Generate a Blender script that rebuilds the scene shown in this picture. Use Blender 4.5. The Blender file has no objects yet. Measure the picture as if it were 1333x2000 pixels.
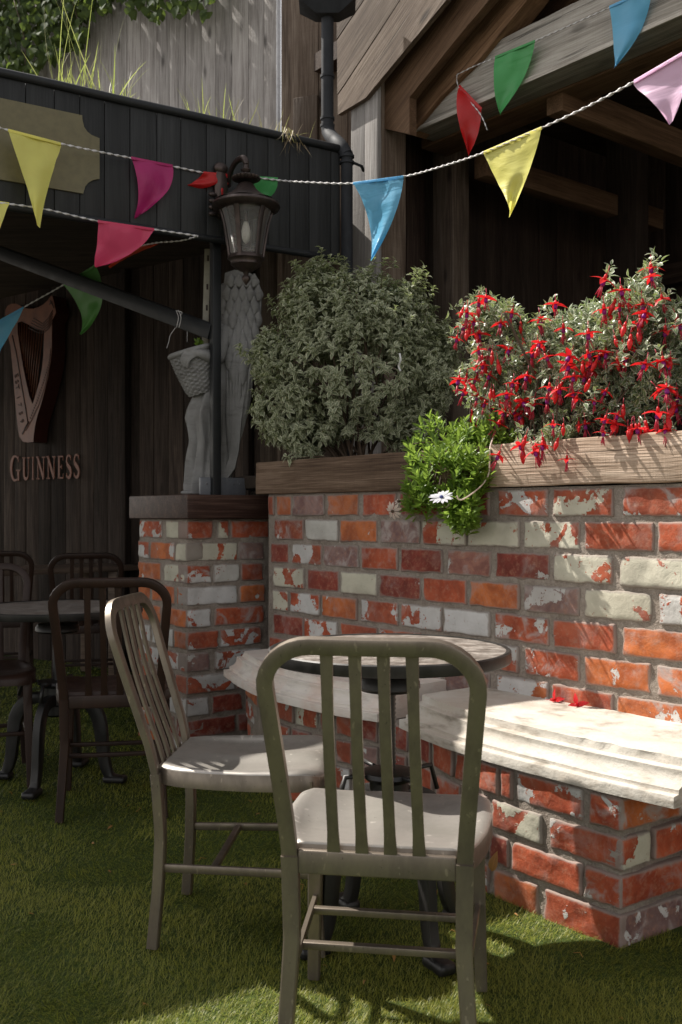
import bpy, bmesh, math, random
import numpy as np
from mathutils import Vector, Matrix
rng = np.random.default_rng(7)
random.seed(7)
SC = bpy.context.scene
COL = SC.collection
R = math.radians
# ------------------------------------------------------------------ camera
FPX, EYE, HOR, CX = 1950.0, 1.086, 1004.0, 666.5      # focal length in pixels of the 1333x2000 photograph, eye height, horizon row
cd = bpy.data.cameras.new('camera'); cam = bpy.data.objects.new('camera', cd); COL.objects.link(cam)
cd.sensor_fit = 'VERTICAL'; cd.sensor_height = 36; cd.lens = FPX / 2000 * 36
cd.shift_y = (HOR - 1000) / 2000; cd.clip_start = .05; cd.clip_end = 600
cam.location = (0, 0, EYE); cam.rotation_euler = (R(90), 0, 0)
cd.dof.use_dof = True; cd.dof.focus_distance = 3.1; cd.dof.aperture_fstop = 8.0
SC.camera = cam
# ------------------------------------------------------------------ light
SUN_EL = R(50.3); SX, SY = .839, -.545                    # light travels towards +x, -y and down
w = bpy.data.worlds.new('World'); SC.world = w; w.use_nodes = True
nt = w.node_tree; nt.nodes.clear()
sky = nt.nodes.new('ShaderNodeTexSky'); sky.sky_type = 'NISHITA'; sky.sun_disc = False
sky.sun_elevation = SUN_EL; sky.sun_rotation = math.atan2(-SX, -SY)
bg = nt.nodes.new('ShaderNodeBackground'); bg.inputs[1].default_value = .13
wo = nt.nodes.new('ShaderNodeOutputWorld')
hsv = nt.nodes.new('ShaderNodeHueSaturation'); hsv.inputs['Saturation'].default_value = .25; nt.links.new(sky.outputs[0], hsv.inputs['Color']); wm = nt.nodes.new('ShaderNodeMix'); wm.data_type = 'RGBA'; wm.blend_type = 'MULTIPLY'; wm.inputs[0].default_value = 1; wm.inputs[7].default_value = (1, .945, .88, 1); nt.links.new(hsv.outputs[0], wm.inputs[6]); nt.links.new(wm.outputs[2], bg.inputs[0]); nt.links.new(bg.outputs[0], wo.inputs[0])
sd = bpy.data.lights.new('sun', 'SUN'); sd.energy = 4.7; sd.angle = R(.53); sd.color = (1, .945, .86)
sun = bpy.data.objects.new('sun', sd); COL.objects.link(sun); sun.location = (-4, 6, 9)
_h = math.hypot(SX, SY)
LD = Vector((SX / _h * math.cos(SUN_EL), SY / _h * math.cos(SUN_EL), -math.sin(SUN_EL)))
sun.rotation_euler = LD.to_track_quat('-Z', 'Y').to_euler()
SC.view_settings.view_transform = 'Standard'; SC.view_settings.look = 'None'
SC.view_settings.exposure = 0.93; SC.view_settings.gamma = 1

# ------------------------------------------------------------------ helpers
def V(*a): return np.array(a, float)
def nrm(a):
    a = np.asarray(a, float); return a / np.maximum(np.linalg.norm(a, axis=-1, keepdims=True), 1e-9)
def P(x, y, D): return V((x - CX) / FPX * D, D, EYE - (y - HOR) / FPX * D)
def line_t(p0, u, x):                                   # where the vertical plane through p0 along u is met by pixel column x
    k = (x - CX) / FPX
    return (k * p0[1] - p0[0]) / (u[0] - k * u[1])
def on_plane(p0, u, x, y):
    t = line_t(p0, u, x); X, Y = p0[0] + u[0] * t, p0[1] + u[1] * t
    return V(X, Y, EYE - (y - HOR) / FPX * Y)
def catmull(pts, n):
    p = np.asarray(pts, float); p = np.vstack([2 * p[0] - p[1], p, 2 * p[-1] - p[-2]]); out = []
    for i in range(1, len(p) - 2):
        for t in np.linspace(0, 1, n, endpoint=False):
            a, b, c, d = p[i - 1:i + 3]
            out.append(.5 * ((2 * b) + (c - a) * t + (2 * a - 5 * b + 4 * c - d) * t * t + (-a + 3 * b - 3 * c + d) * t ** 3))
    out.append(p[-2]); return np.array(out)
_perm = rng.random((64, 64, 64)).astype(float)
def vnoise(p):
    p = np.asarray(p, float); i = np.floor(p).astype(int); f = p - i; f = f * f * (3 - 2 * f); o = 0
    for a in (0, 1):
        for b in (0, 1):
            for c in (0, 1):
                wgt = (f[..., 0] if a else 1 - f[..., 0]) * (f[..., 1] if b else 1 - f[..., 1]) * (f[..., 2] if c else 1 - f[..., 2])
                o = o + wgt * _perm[(i[..., 0] + a) & 63, (i[..., 1] + b) & 63, (i[..., 2] + c) & 63]
    return o * 2 - 1
def rotz(a, v):
    c, s = math.cos(a), math.sin(a); v = np.asarray(v, float).copy(); x = v[..., 0] * c - v[..., 1] * s; y = v[..., 0] * s + v[..., 1] * c
    v[..., 0] = x; v[..., 1] = y; return v

class MB:
    def __init__(s): s.v = []; s.f = []; s.gc = []; s.col = []; s.ex = []; s.m = []; s.ed = []; s.n = 0
    def add(s, v, f, gc=None, col=(1, 1, 1), ex=(0, 0, 0), m=0, ed=None):
        v = np.asarray(v, float).reshape(-1, 3); n = len(v); s.ed.append(np.ones(n) * 9 if ed is None else ed)
        s.v.append(v); s.gc.append(v if gc is None else np.broadcast_to(np.asarray(gc, float), (n, 3)))
        s.col.append(np.broadcast_to(np.asarray(col, float), (n, 3))); s.ex.append(np.broadcast_to(np.asarray(ex, float), (n, 3)))
        if isinstance(f, np.ndarray): s.f.append((f + s.n)); k = len(f)
        else: s.f.append([[i + s.n for i in q] for q in f]); k = len(f)
        s.m.append(np.full(k, m)); s.n += n
        return s
    def build(s, name, mats, parent=None, smooth=True, auto=None):
        me = bpy.data.meshes.new(name); v = np.vstack(s.v)
        loops = []; tot = []
        for q in s.f:
            if isinstance(q, np.ndarray): loops.append(q.ravel()); tot.append(np.full(len(q), q.shape[1]))
            else:
                loops.append(np.array([i for a in q for i in a], int)); tot.append(np.array([len(a) for a in q], int))
        loops = np.concatenate(loops); tot = np.concatenate(tot); st = np.concatenate([[0], np.cumsum(tot)[:-1]])
        me.vertices.add(len(v)); me.vertices.foreach_set('co', v.astype(np.float32).ravel())
        me.loops.add(len(loops)); me.loops.foreach_set('vertex_index', loops.astype(np.int32))
        me.polygons.add(len(tot)); me.polygons.foreach_set('loop_start', st.astype(np.int32)); me.polygons.foreach_set('loop_total', tot.astype(np.int32))
        me.polygons.foreach_set('material_index', np.concatenate(s.m).astype(np.int32))
        me.update(calc_edges=True); me.validate(clean_customdata=False)
        for nm, arr in (('gc', s.gc), ('ex', s.ex), ('tone', s.col)):
            a = me.attributes.new(nm, 'FLOAT_VECTOR', 'POINT'); a.data.foreach_set('vector', np.vstack(arr).astype(np.float32).ravel())
        a = me.attributes.new('edge', 'FLOAT', 'POINT'); a.data.foreach_set('value', np.concatenate(s.ed).astype(np.float32))
        me.polygons.foreach_set('use_smooth', np.full(len(tot), bool(smooth)))
        if auto is not None and smooth: me.set_sharp_from_angle(angle=R(auto))
        for m in (mats if isinstance(mats, (list, tuple)) else [mats]): me.materials.append(m)
        o = bpy.data.objects.new(name, me); COL.objects.link(o)
        if parent is not None: o.parent = parent
        return o

_topo = {}
def _lattice(nx, ny, nz):
    k = (nx, ny, nz)
    if k not in _topo:
        idx = -np.ones(k, int); g = np.argwhere(np.ones(k, bool))
        on = (g[:, 0] == 0) | (g[:, 0] == nx - 1) | (g[:, 1] == 0) | (g[:, 1] == ny - 1) | (g[:, 2] == 0) | (g[:, 2] == nz - 1)
        g = g[on]; idx[g[:, 0], g[:, 1], g[:, 2]] = np.arange(len(g)); F = []
        def quad(a, fl):
            q = np.stack([a[:-1, :-1], a[1:, :-1], a[1:, 1:], a[:-1, 1:]], -1).reshape(-1, 4); F.append(q[:, ::-1] if fl else q)
        quad(idx[:, :, -1], False); quad(idx[:, :, 0], True); quad(idx[-1, :, :], False); quad(idx[0, :, :], True)
        quad(idx[:, -1, :], True); quad(idx[:, 0, :], False)
        _topo[k] = (g, np.vstack(F))
    return _topo[k]
def _ax(h, r, seg):
    a = [-h, -h + r * .3, -h + r]; m = list(np.linspace(-h + r, h - r, seg + 1)[1:-1]); return np.array(a + m + [h - r, h - r * .3, h])
def rbox(mb, c, axes, dims, r=.004, seg=(1, 1, 1), off=None, jit=0, jf=9, chip=0, **kw):
    """rounded box: centre, three unit axes, full sizes"""
    h = np.asarray(dims, float) / 2; r = min(r, h.min() * .9)
    A = [_ax(h[i], r, seg[i]) for i in range(3)]
    g, F = _lattice(*[len(a) for a in A])
    q = np.stack([A[0][g[:, 0]], A[1][g[:, 1]], A[2][g[:, 2]]], -1)
    inner = np.clip(q, -h + r, h - r); d = q - inner; p = inner + r * nrm(d)
    ax = np.asarray(axes, float)
    o = rng.random(3) * 20 if off is None else np.asarray(off, float)
    wpos = np.asarray(c, float) + p @ ax
    if jit:
        nn = nrm(d + 1e-9) @ ax
        wpos = wpos + nn * (vnoise(wpos * jf + 31) * jit)[:, None]
    if chip:
        e = (np.minimum(1, (np.abs(p) / h)) ** 8); e = np.clip((e.sum(-1) - .9) * 1.2, 0, 1) * np.clip(vnoise(wpos * 40 + 11) * 1.5, 0, 1)
        wpos = wpos - nrm(p @ ax) * (e * chip)[:, None]
    mb.add(wpos, F, gc=p + o, ed=np.minimum(h[0] - np.abs(p[:, 0]), h[2] - np.abs(p[:, 2])) * 100, **kw); return mb
def board(mb, a, b, wdir, width, thick, r=.003, tone=None, seg=1, **kw):
    """a plank from a to b, width along wdir"""
    a = np.asarray(a, float); b = np.asarray(b, float); x = nrm(b - a); y = np.asarray(wdir, float); y = nrm(y - x * (x @ y)); z = np.cross(x, y)
    t = rng.uniform(.75, 1.2) if tone is None else tone
    rbox(mb, (a + b) / 2, (x, y, z), (np.linalg.norm(b - a), width, thick), r, (seg, 1, 1), col=(t, t, t), **kw)
def poly_board(mb, pts, nvec, thick, gdir, tone=1., **kw):
    """flat polygon with thickness; grain runs along gdir"""
    pts = np.asarray(pts, float); n = len(pts); nv = nrm(nvec); b = pts - nv * thick
    g = nrm(gdir); h = np.cross(nv, g); o = rng.random(3) * 20
    v = np.vstack([pts, b]); gc = np.stack([v @ g, v @ h, v @ nv], -1) + o
    F = [list(range(n)), list(range(2 * n - 1, n - 1, -1))] + [[i, i + n, (i + 1) % n + n, (i + 1) % n] for i in range(n)]
    mb.add(v, F, gc=gc, col=(tone,) * 3, **kw)
def sweep(mb, path, ref, w, t, sec=None, caps=True, **kw):
    """section w (along ref) x t swept along a path; sec = list of unit section points"""
    path = np.asarray(path, float); n = len(path); T = np.gradient(path, axis=0); T = nrm(T)
    ref = np.broadcast_to(np.asarray(ref, float), (n, 3)); B = nrm(ref - T * (T * ref).sum(-1, keepdims=True)); N = np.cross(T, B)
    w = np.broadcast_to(w, n); t = np.broadcast_to(t, n)
    if sec is None:
        c = .80; sec = [(-1, -c), (-c, -1), (c, -1), (1, -c), (1, c), (c, 1), (-c, 1), (-1, c)]
    sec = np.asarray(sec, float); m = len(sec)
    v = path[:, None] + B[:, None] * (sec[None, :, 0:1] * w[:, None, None] / 2) + N[:, None] * (sec[None, :, 1:2] * t[:, None, None] / 2)
    i = np.arange(n - 1)[:, None] * m; j = np.arange(m)[None]; j2 = (j + 1) % m
    F = np.stack([i + j, i + j2, i + m + j2, i + m + j], -1).reshape(-1, 4)
    L = np.concatenate([[0], np.cumsum(np.linalg.norm(np.diff(path, axis=0), axis=1))])
    gc = np.stack([np.repeat(L, m), np.tile(sec[:, 0] * .02, n), np.tile(sec[:, 1] * .02, n)], -1) + rng.random(3) * 9
    f = F.tolist()
    if caps: f += [list(range(m))[::-1], [(n - 1) * m + k for k in range(m)]]
    mb.add(v.reshape(-1, 3), f, gc=gc, **kw); return mb
CIRC = [(math.cos(a), math.sin(a)) for a in np.linspace(0, 2 * math.pi, 12, endpoint=False)]
C6 = [(math.cos(a), math.sin(a)) for a in np.linspace(0, 2 * math.pi, 6, endpoint=False)]
def tube(mb, path, rad, sec=CIRC, **kw):
    path = np.asarray(path, float); d = nrm(path[-1] - path[0]); ref = V(0, 0, 1) if abs(d[2]) < .8 else V(1, .3, 0)
    return sweep(mb, path, ref, np.asarray(rad, float) * 2, np.asarray(rad, float) * 2, sec=sec, **kw)
def lathe(mb, prof, c=(0, 0, 0), n=32, ripple=None, caps=True, **kw):
    prof = np.asarray(prof, float); a = np.linspace(0, 2 * math.pi, n, endpoint=False); m = len(prof)
    r = prof[:, 0:1] * np.ones(n)[None]
    if ripple: r = r * ripple(prof, a)
    v = np.stack([r * np.cos(a), r * np.sin(a), np.repeat(prof[:, 1:2], n, 1)], -1).reshape(-1, 3) + np.asarray(c, float)
    i = np.arange(m - 1)[:, None] * n; j = np.arange(n)[None]
    F = np.stack([i + j, i + (j + 1) % n, i + n + (j + 1) % n, i + n + j], -1).reshape(-1, 4).tolist()
    if caps and prof[0, 0] > 1e-4: F.append([k for k in range(n)][::-1])
    if caps and prof[-1, 0] > 1e-4: F.append([(m - 1) * n + k for k in range(n)])
    mb.add(v, F, **kw); return mb
def leaves(mb, base, d, nor, L, W, bend=.8, fold=.3, nu=4, shape='leaf', m=0, tone=None):
    """many curved leaves at once; ex = (across, along, random)"""
    base = np.asarray(base, float); N = len(base); d = nrm(d); nor = np.asarray(nor, float); nor = nrm(nor - d * (d * nor).sum(-1, keepdims=True)); s = np.cross(d, nor)
    L = np.broadcast_to(L, N); W = np.broadcast_to(W, N); k = np.broadcast_to(np.maximum(bend, .02), N)
    u = np.linspace(0, 1, nu + 1); v = np.array([-1, 0, 1.])
    sh = {'leaf': np.sin(np.pi * np.clip(u, 0, 1) ** .75) * .9 + .06 * (1 - u), 'blade': (1 - u) ** .6, 'spoon': np.clip(np.sin(np.pi * u ** 1.4), 0, 1) * .9 + .15 * (1 - u)}[shape]
    sh[-1] = .02
    ku = k[:, None] * u[None]; y = L[:, None] * np.sin(ku) / k[:, None]; z = -L[:, None] * (1 - np.cos(ku)) / k[:, None]
    x = W[:, None, None] / 2 * sh[None, :, None] * v[None, None, :]
    zz = z[:, :, None] + np.abs(x) * fold
    p = base[:, None, None] + d[:, None, None] * y[:, :, None, None] + nor[:, None, None] * zz[..., None] + s[:, None, None] * x[..., None]
    a = np.arange(nu)[:, None] * 3 + np.arange(2)[None]; q = np.stack([a, a + 1, a + 4, a + 3], -1).reshape(-1, 4)
    F = (np.arange(N)[:, None, None] * (3 * (nu + 1)) + q[None]).reshape(-1, 4)
    rnd = rng.random(N) if tone is None else tone
    ex = np.zeros((N, nu + 1, 3, 3)); ex[..., 0] = v; ex[..., 1] = u[None, :, None]; ex[..., 2] = rnd[:, None, None]
    mb.add(p.reshape(-1, 3), F, ex=ex.reshape(-1, 3), m=m); return mb

def tag(o, label, cat, group=None, kind=None):
    o['label'] = label; o['category'] = cat
    if group: o['group'] = group
    if kind: o['kind'] = kind
    return o
def struct(o, kind='structure'): o['kind'] = kind; return o
def empty(name, loc=(0, 0, 0), rz=0):
    o = bpy.data.objects.new(name, None); COL.objects.link(o); o.location = loc; o.rotation_euler = (0, 0, rz); o.empty_display_size = .1; return o
def copy_tree(o, parent=None):
    c = o.copy(); COL.objects.link(c); c.parent = parent
    for ch in [x for x in bpy.data.objects if x.parent == o]: copy_tree(ch, c)
    return c

# ------------------------------------------------------------------ materials
class Mat:
    def __init__(s, name):
        s.m = bpy.data.materials.new(name); s.m.use_nodes = True; s.t = s.m.node_tree; s.t.nodes.clear()
        s.out = s.t.nodes.new('ShaderNodeOutputMaterial'); s.b = s.n('ShaderNodeBsdfPrincipled'); s.t.links.new(s.b.outputs[0], s.out.inputs[0])
    def n(s, k, **kw):
        x = s.t.nodes.new(k)
        for a, b in kw.items(): setattr(x, a, b)
        return x
    def put(s, inp, val):
        if isinstance(val, bpy.types.NodeSocket): s.t.links.new(val, inp)
        elif isinstance(val, (tuple, list)) and len(val) == 3 and inp.type == 'RGBA': inp.default_value = (*val, 1)
        else: inp.default_value = val
    def attr(s, nm): return s.n('ShaderNodeAttribute', attribute_name=nm).outputs['Vector']
    def obj(s): return s.n('ShaderNodeTexCoord').outputs['Object']
    def gen(s): return s.n('ShaderNodeNewGeometry').outputs['Position']
    def vm(s, op, a, b):
        x = s.n('ShaderNodeVectorMath', operation=op); s.put(x.inputs[0], a); s.put(x.inputs[1], b); return x.outputs[0]
    def sep(s, v):
        x = s.n('ShaderNodeSeparateXYZ'); s.put(x.inputs[0], v); return x.outputs
    def comb(s, a, b, c):
        x = s.n('ShaderNodeCombineXYZ'); s.put(x.inputs[0], a); s.put(x.inputs[1], b); s.put(x.inputs[2], c); return x.outputs[0]
    def noise(s, vec, scale, detail=4, rough=.55, dist=0):
        x = s.n('ShaderNodeTexNoise'); s.put(x.inputs['Vector'], vec); s.put(x.inputs['Scale'], scale); s.put(x.inputs['Detail'], detail); s.put(x.inputs['Roughness'], rough); s.put(x.inputs['Distortion'], dist); return x.outputs[0]
    def vor(s, vec, scale, feature='F1', out='Distance'):
        x = s.n('ShaderNodeTexVoronoi', feature=feature); s.put(x.inputs['Vector'], vec); s.put(x.inputs['Scale'], scale); return x.outputs[out]
    def math(s, op, a, b=0., c=0.):
        x = s.n('ShaderNodeMath', operation=op); s.put(x.inputs[0], a); s.put(x.inputs[1], b); s.put(x.inputs[2], c); return x.outputs[0]
    def step(s, v, lo, hi, a=0., b=1.):
        x = s.n('ShaderNodeMapRange', interpolation_type='SMOOTHSTEP'); s.put(x.inputs[0], v); s.put(x.inputs[1], lo); s.put(x.inputs[2], hi); s.put(x.inputs[3], a); s.put(x.inputs[4], b); return x.outputs[0]
    def mix(s, f, a, b, mode='MIX'):
        x = s.n('ShaderNodeMix', data_type='RGBA', blend_type=mode); s.put(x.inputs[0], f); s.put(x.inputs[6], a); s.put(x.inputs[7], b); return x.outputs[2]
    def ramp(s, v, stops):
        x = s.n('ShaderNodeValToRGB'); s.put(x.inputs[0], v); e = x.color_ramp.elements
        while len(e) < len(stops): e.new(.5)
        for k, (p, c) in zip(e, stops): k.position = p; k.color = (*c, 1)
        return x.outputs[0]
    def bump(s, h, st=.3, dist=.01, base=None):
        x = s.n('ShaderNodeBump'); s.put(x.inputs['Height'], h); s.put(x.inputs['Strength'], st); s.put(x.inputs['Distance'], dist)
        if base is not None: s.put(x.inputs['Normal'], base)
        return x.outputs[0]
    def fin(s, col, rough=.6, metal=0., normal=None, spec=.5, **kw):
        s.put(s.b.inputs['Base Color'], col); s.put(s.b.inputs['Roughness'], rough); s.put(s.b.inputs['Metallic'], metal); s.put(s.b.inputs['Specular IOR Level'], spec)
        if normal is not None: s.put(s.b.inputs['Normal'], normal)
        for k, v in kw.items(): s.put(s.b.inputs[k.replace('_', ' ')], v)
        return s.m

def wood(name, dark, mid, light, rough=.8, bs=.5, knots=.5, saw=.5, spec=.25):
    M = Mat(name); g = M.attr('gc'); tone = M.attr('tone')
    st = M.vm('MULTIPLY', g, (1.1, 16, 16)); fine = M.vm('MULTIPLY', g, (5, 160, 160)); sw = M.vm('MULTIPLY', g, (170, 6, 6))
    a = M.noise(st, 1, 5, .62, 1.2); b = M.noise(fine, 1, 3, .6); c = M.noise(g, 2.3, 3, .5); s_ = M.noise(sw, 1, 2)
    f = M.math('ADD', M.math('MULTIPLY', a, .48), M.math('ADD', M.math('MULTIPLY', b, .42), M.math('MULTIPLY', c, .20)))
    f = M.math('ADD', f, M.math('MULTIPLY', M.math('SUBTRACT', s_, .5), .10 * saw))
    col = M.ramp(f, [(.38, dark), (.53, mid), (.68, light)])
    kn = M.step(M.vor(M.vm('MULTIPLY', g, (2.6, 7, 7)), 1), .05, .19, 1, 0); col = M.mix(M.math('MULTIPLY', kn, knots), col, tuple(x * .35 for x in dark))
    crack = M.step(M.noise(M.vm('MULTIPLY', g, (1.6, 90, 90)), 1, 2), .66, .74); col = M.mix(M.math('MULTIPLY', crack, .6), col, tuple(x * .3 for x in dark))
    col = M.mix(1., col, tone, 'MULTIPLY')
    h = M.math('SUBTRACT', M.math('ADD', b, M.math('MULTIPLY', s_, .5 * saw)), M.math('MULTIPLY', crack, 1.2))
    return M.fin(col, rough, normal=M.bump(h, bs, .004), spec=spec)
M_fence = wood('weathered_grey_boards', (.16, .145, .135), (.30, .28, .265), (.44, .42, .40), knots=.8)
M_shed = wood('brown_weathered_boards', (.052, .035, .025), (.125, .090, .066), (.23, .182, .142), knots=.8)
M_brown = wood('brown_timber', (.07, .035, .018), (.16, .09, .05), (.26, .155, .09))
M_dark = wood('dark_stained_boards', (.012, .009, .0075), (.034, .0245, .020), (.070, .052, .043), .8, spec=.15)
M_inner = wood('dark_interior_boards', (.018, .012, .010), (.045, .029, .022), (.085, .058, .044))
M_beam = wood('pale_grey_beam', (.13, .115, .10), (.27, .245, .215), (.42, .39, .35), bs=.8)
M_edge = wood('brown_grey_sleeper', (.075, .052, .036), (.19, .15, .115), (.36, .31, .26), bs=.9)
M_cap = wood('dark_stained_cap', (.018, .009, .007), (.045, .022, .016), (.10, .06, .045), .5)
M_black = wood('black_painted_boards', (.014, .0145, .015), (.021, .022, .0225), (.032, .033, .034), .55, .3, .15, .3)
M_wtable = wood('brown_table_wood', (.09, .06, .045), (.18, .13, .10), (.28, .21, .16), .5)

def brick_mat():
    M = Mat('old_painted_brick'); g = M.attr('gc'); c = M.attr('tone'); ex = M.sep(M.attr('ex'))   # ex: paint amount, paint tint, smear
    n1 = M.noise(g, 9, 5, .6, .6); n2 = M.noise(g, 55, 4, .65); n3 = M.noise(g, 22, 5, .68, 1.1); n4 = M.noise(M.vm('ADD', g, (7, 3, 1)), 12, 4, .6, .8); n5 = M.noise(M.vm('ADD', g, (2, 8, 5)), 7.5, 2, .5, .9)
    col = M.mix(M.step(n1, .35, .7), c, M.mix(1., c, (.62, .52, .55), 'MULTIPLY'))
    col = M.mix(M.step(n2, .45, .75, 0, .5), col, (.40, .21, .14)); col = M.mix(M.step(n4, .30, .46, .6, 0), col, M.mix(1., c, (.5, .45, .5), 'MULTIPLY'))
    col = M.mix(M.step(n3, .62, .72, 0, .5), col, (.16, .10, .09))
    wash = M.math('MULTIPLY', M.step(n4, .48, .70), ex[2]); col = M.mix(wash, col, (.36, .31, .29))
    th = M.math('SUBTRACT', 1.10, M.math('MULTIPLY', ex[0], 1.12)); f = M.math('ADD', M.math('MULTIPLY', n5, .66), M.math('MULTIPLY', n3, .20)); f = M.math('ADD', f, M.math('MULTIPLY', n2, .14))
    f = M.step(f, .30, .70); f = M.math('SUBTRACT', f, M.step(n2, .60, .70, 0, .5))
    pm = M.step(f, th, M.math('ADD', th, .05))
    pc = M.mix(ex[1], (.56, .545, .545), (.54, .51, .40)); pc = M.mix(M.step(n1, .3, .7, 0, .55), pc, M.mix(1., pc, (.72, .74, .72), 'MULTIPLY')); pc = M.mix(M.step(n2, .60, .76, 0, .6), pc, (.28, .24, .21))
    col = M.mix(pm, col, pc)
    ed = M.n('ShaderNodeAttribute', attribute_name='edge').outputs['Fac']; ew = M.math('ADD', .25, M.math('MULTIPLY', n4, 1.5)); em = M.step(M.math('ADD', ed, M.math('MULTIPLY', M.math('SUBTRACT', n2, .5), .9)), .15, ew, .85, 0); col = M.mix(em, col, (.25, .215, .19))
    grime = M.noise(M.gen(), 3.2, 4, .6); col = M.mix(M.step(grime, .45, .75, 0, .35), col, (.12, .085, .07))
    h = M.math('ADD', M.math('MULTIPLY', n2, .5), M.math('ADD', M.math('MULTIPLY', n3, .6), M.math('MULTIPLY', pm, .55)))
    return M.fin(col, .82, normal=M.bump(h, .55, .006), spec=.25)
M_brick = brick_mat()
def mortar_mat():
    M = Mat('grey_mortar'); p = M.gen(); a = M.noise(p, 14, 5, .65); b = M.noise(p, 120, 4, .7)
    col = M.ramp(M.math('ADD', M.math('MULTIPLY', a, .6), M.math('MULTIPLY', b, .4)), [(.3, (.17, .135, .11)), (.55, (.31, .265, .225)), (.75, (.42, .37, .32))])
    return M.fin(col, .95, normal=M.bump(M.math('ADD', a, b), .8, .01), spec=.1)
M_mortar = mortar_mat()
def stone_mat(name, base, warm, dirt, amt):
    M = Mat(name); p = M.gen(); a = M.noise(p, 5, 5, .6, .5); b = M.noise(p, 38, 5, .7); c = M.noise(M.vm('MULTIPLY', p, (1, 1, 4)), 9, 4, .6)
    col = M.mix(M.step(a, .38, .66), base, warm); col = M.mix(M.step(c, .5, .75, 0, amt), col, dirt); col = M.mix(M.step(b, .62, .78, 0, amt), col, dirt)
    return M.fin(col, .85, normal=M.bump(M.math('ADD', b, M.math('MULTIPLY', c, .6)), .6, .006), spec=.2)
M_slab = stone_mat('cast_stone_slab', (.50, .47, .42), (.43, .38, .32), (.20, .17, .135), .8)
M_slab2 = stone_mat('pinkish_cast_stone', (.66, .61, .55), (.62, .50, .43), (.34, .30, .26), .5)
M_statue = stone_mat('grey_statue_stone', (.25, .245, .24), (.19, .185, .18), (.10, .09, .085), .45)
def metal(name, col, col2, rough, met=.0, sc=14, bs=.05, spec=.5):
    M = Mat(name); o = M.vm('MULTIPLY', M.obj(), (1, 1, .45)); a = M.noise(o, sc, 5, .65); b = M.noise(M.vm('ADD', o, (5, 5, 5)), sc * 5, 3, .6)
    c = M.mix(M.step(a, .35, .7), col, col2); c = M.mix(M.step(b, .64, .70, 0, .4), c, tuple(min(1, x * 2.0) for x in col)); sp = M.noise(M.vm('ADD', o, (2, 9, 4)), sc * 14, 2, .5); c = M.mix(M.step(sp, .70, .76, 0, .7), c, tuple(x * .35 for x in col2))
    return M.fin(c, M.step(a, .2, .8, rough - .08, rough + .12), met, M.bump(b, bs, .002), spec)
M_chair = metal('grey_powder_coat', (.215, .178, .14), (.14, .115, .092), .38, .65, spec=.6)
M_seatg = metal('grey_seat_coat', (.37, .345, .315), (.24, .225, .20), .40, .6, 7, spec=.6)
M_chairb = metal('dark_brown_coat', (.032, .016, .011), (.020, .010, .007), .45, .0, spec=.3)
M_iron = metal('black_cast_iron', (.016, .015, .015), (.03, .027, .025), .42, .3)
M_pvc = metal('dark_grey_pipe', (.03, .032, .037), (.022, .023, .026), .7, spec=.2)
M_bronze = metal('aged_bronze', (.070, .050, .044), (.040, .030, .027), .40, .6, 30)
M_steel = metal('black_steel', (.012, .0135, .015), (.018, .019, .021), .5, .1, spec=.35)
M_bracket = metal('grey_steel', (.14, .145, .16), (.11, .115, .13), .5, .3)
def top_mat():
    M = Mat('worn_table_top'); o = M.obj(); a = M.noise(M.vm('MULTIPLY', o, (3, 14, 3)), 3, 6, .7, 1.5); b = M.noise(o, 26, 5, .7, .6); c = M.noise(o, 6, 4, .6)
    col = M.ramp(M.math('ADD', M.math('MULTIPLY', a, .5), M.math('MULTIPLY', b, .5)), [(.34, (.035, .028, .024)), (.45, (.11, .092, .08)), (.54, (.20, .175, .155)), (.68, (.36, .33, .30))])
    col = M.mix(M.step(c, .5, .7, 0, .5), col, (.17, .12, .09))
    return M.fin(col, M.step(b, .3, .7, .35, .6), normal=M.bump(b, .25, .003))
M_top = top_mat()
def plain(name, col, rough=.5, metal_=0, **kw):
    M = Mat(name); n = M.noise(M.gen(), 30, 4, .6); c = M.mix(M.step(n, .3, .75), col, tuple(x * .8 for x in col)); return M.fin(c, rough, metal_, **kw)
M_sign = plain('olive_gold_paint', (.135, .115, .055), .55)
M_rust = plain('copper_brown_paint', (.20, .055, .018), .5)
M_harpf = Mat('harp_face'); _p = M_harpf.gen(); _n = M_harpf.noise(_p, 11, 5, .6)
M_harpf = M_harpf.fin(M_harpf.mix(M_harpf.step(_n, .35, .7), (.19, .065, .030), (.12, .040, .020)), .45)
M_harps = plain('harp_side', (.055, .014, .009), .45)
M_carve = plain('dark_carving', (.035, .016, .012), .7)
M_rope = plain('white_cord', (.62, .60, .60), .8)
M_strip = plain('cream_steel_strip', (.33, .31, .25), .5)
M_white = plain('white_trim', (.55, .56, .58), .5)
M_soil = plain('dark_soil', (.035, .024, .016), .95)
M_rib = plain('white_ribbon', (.7, .7, .68), .6)
M_twig = plain('brown_twig', (.085, .055, .035), .8)
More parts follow.
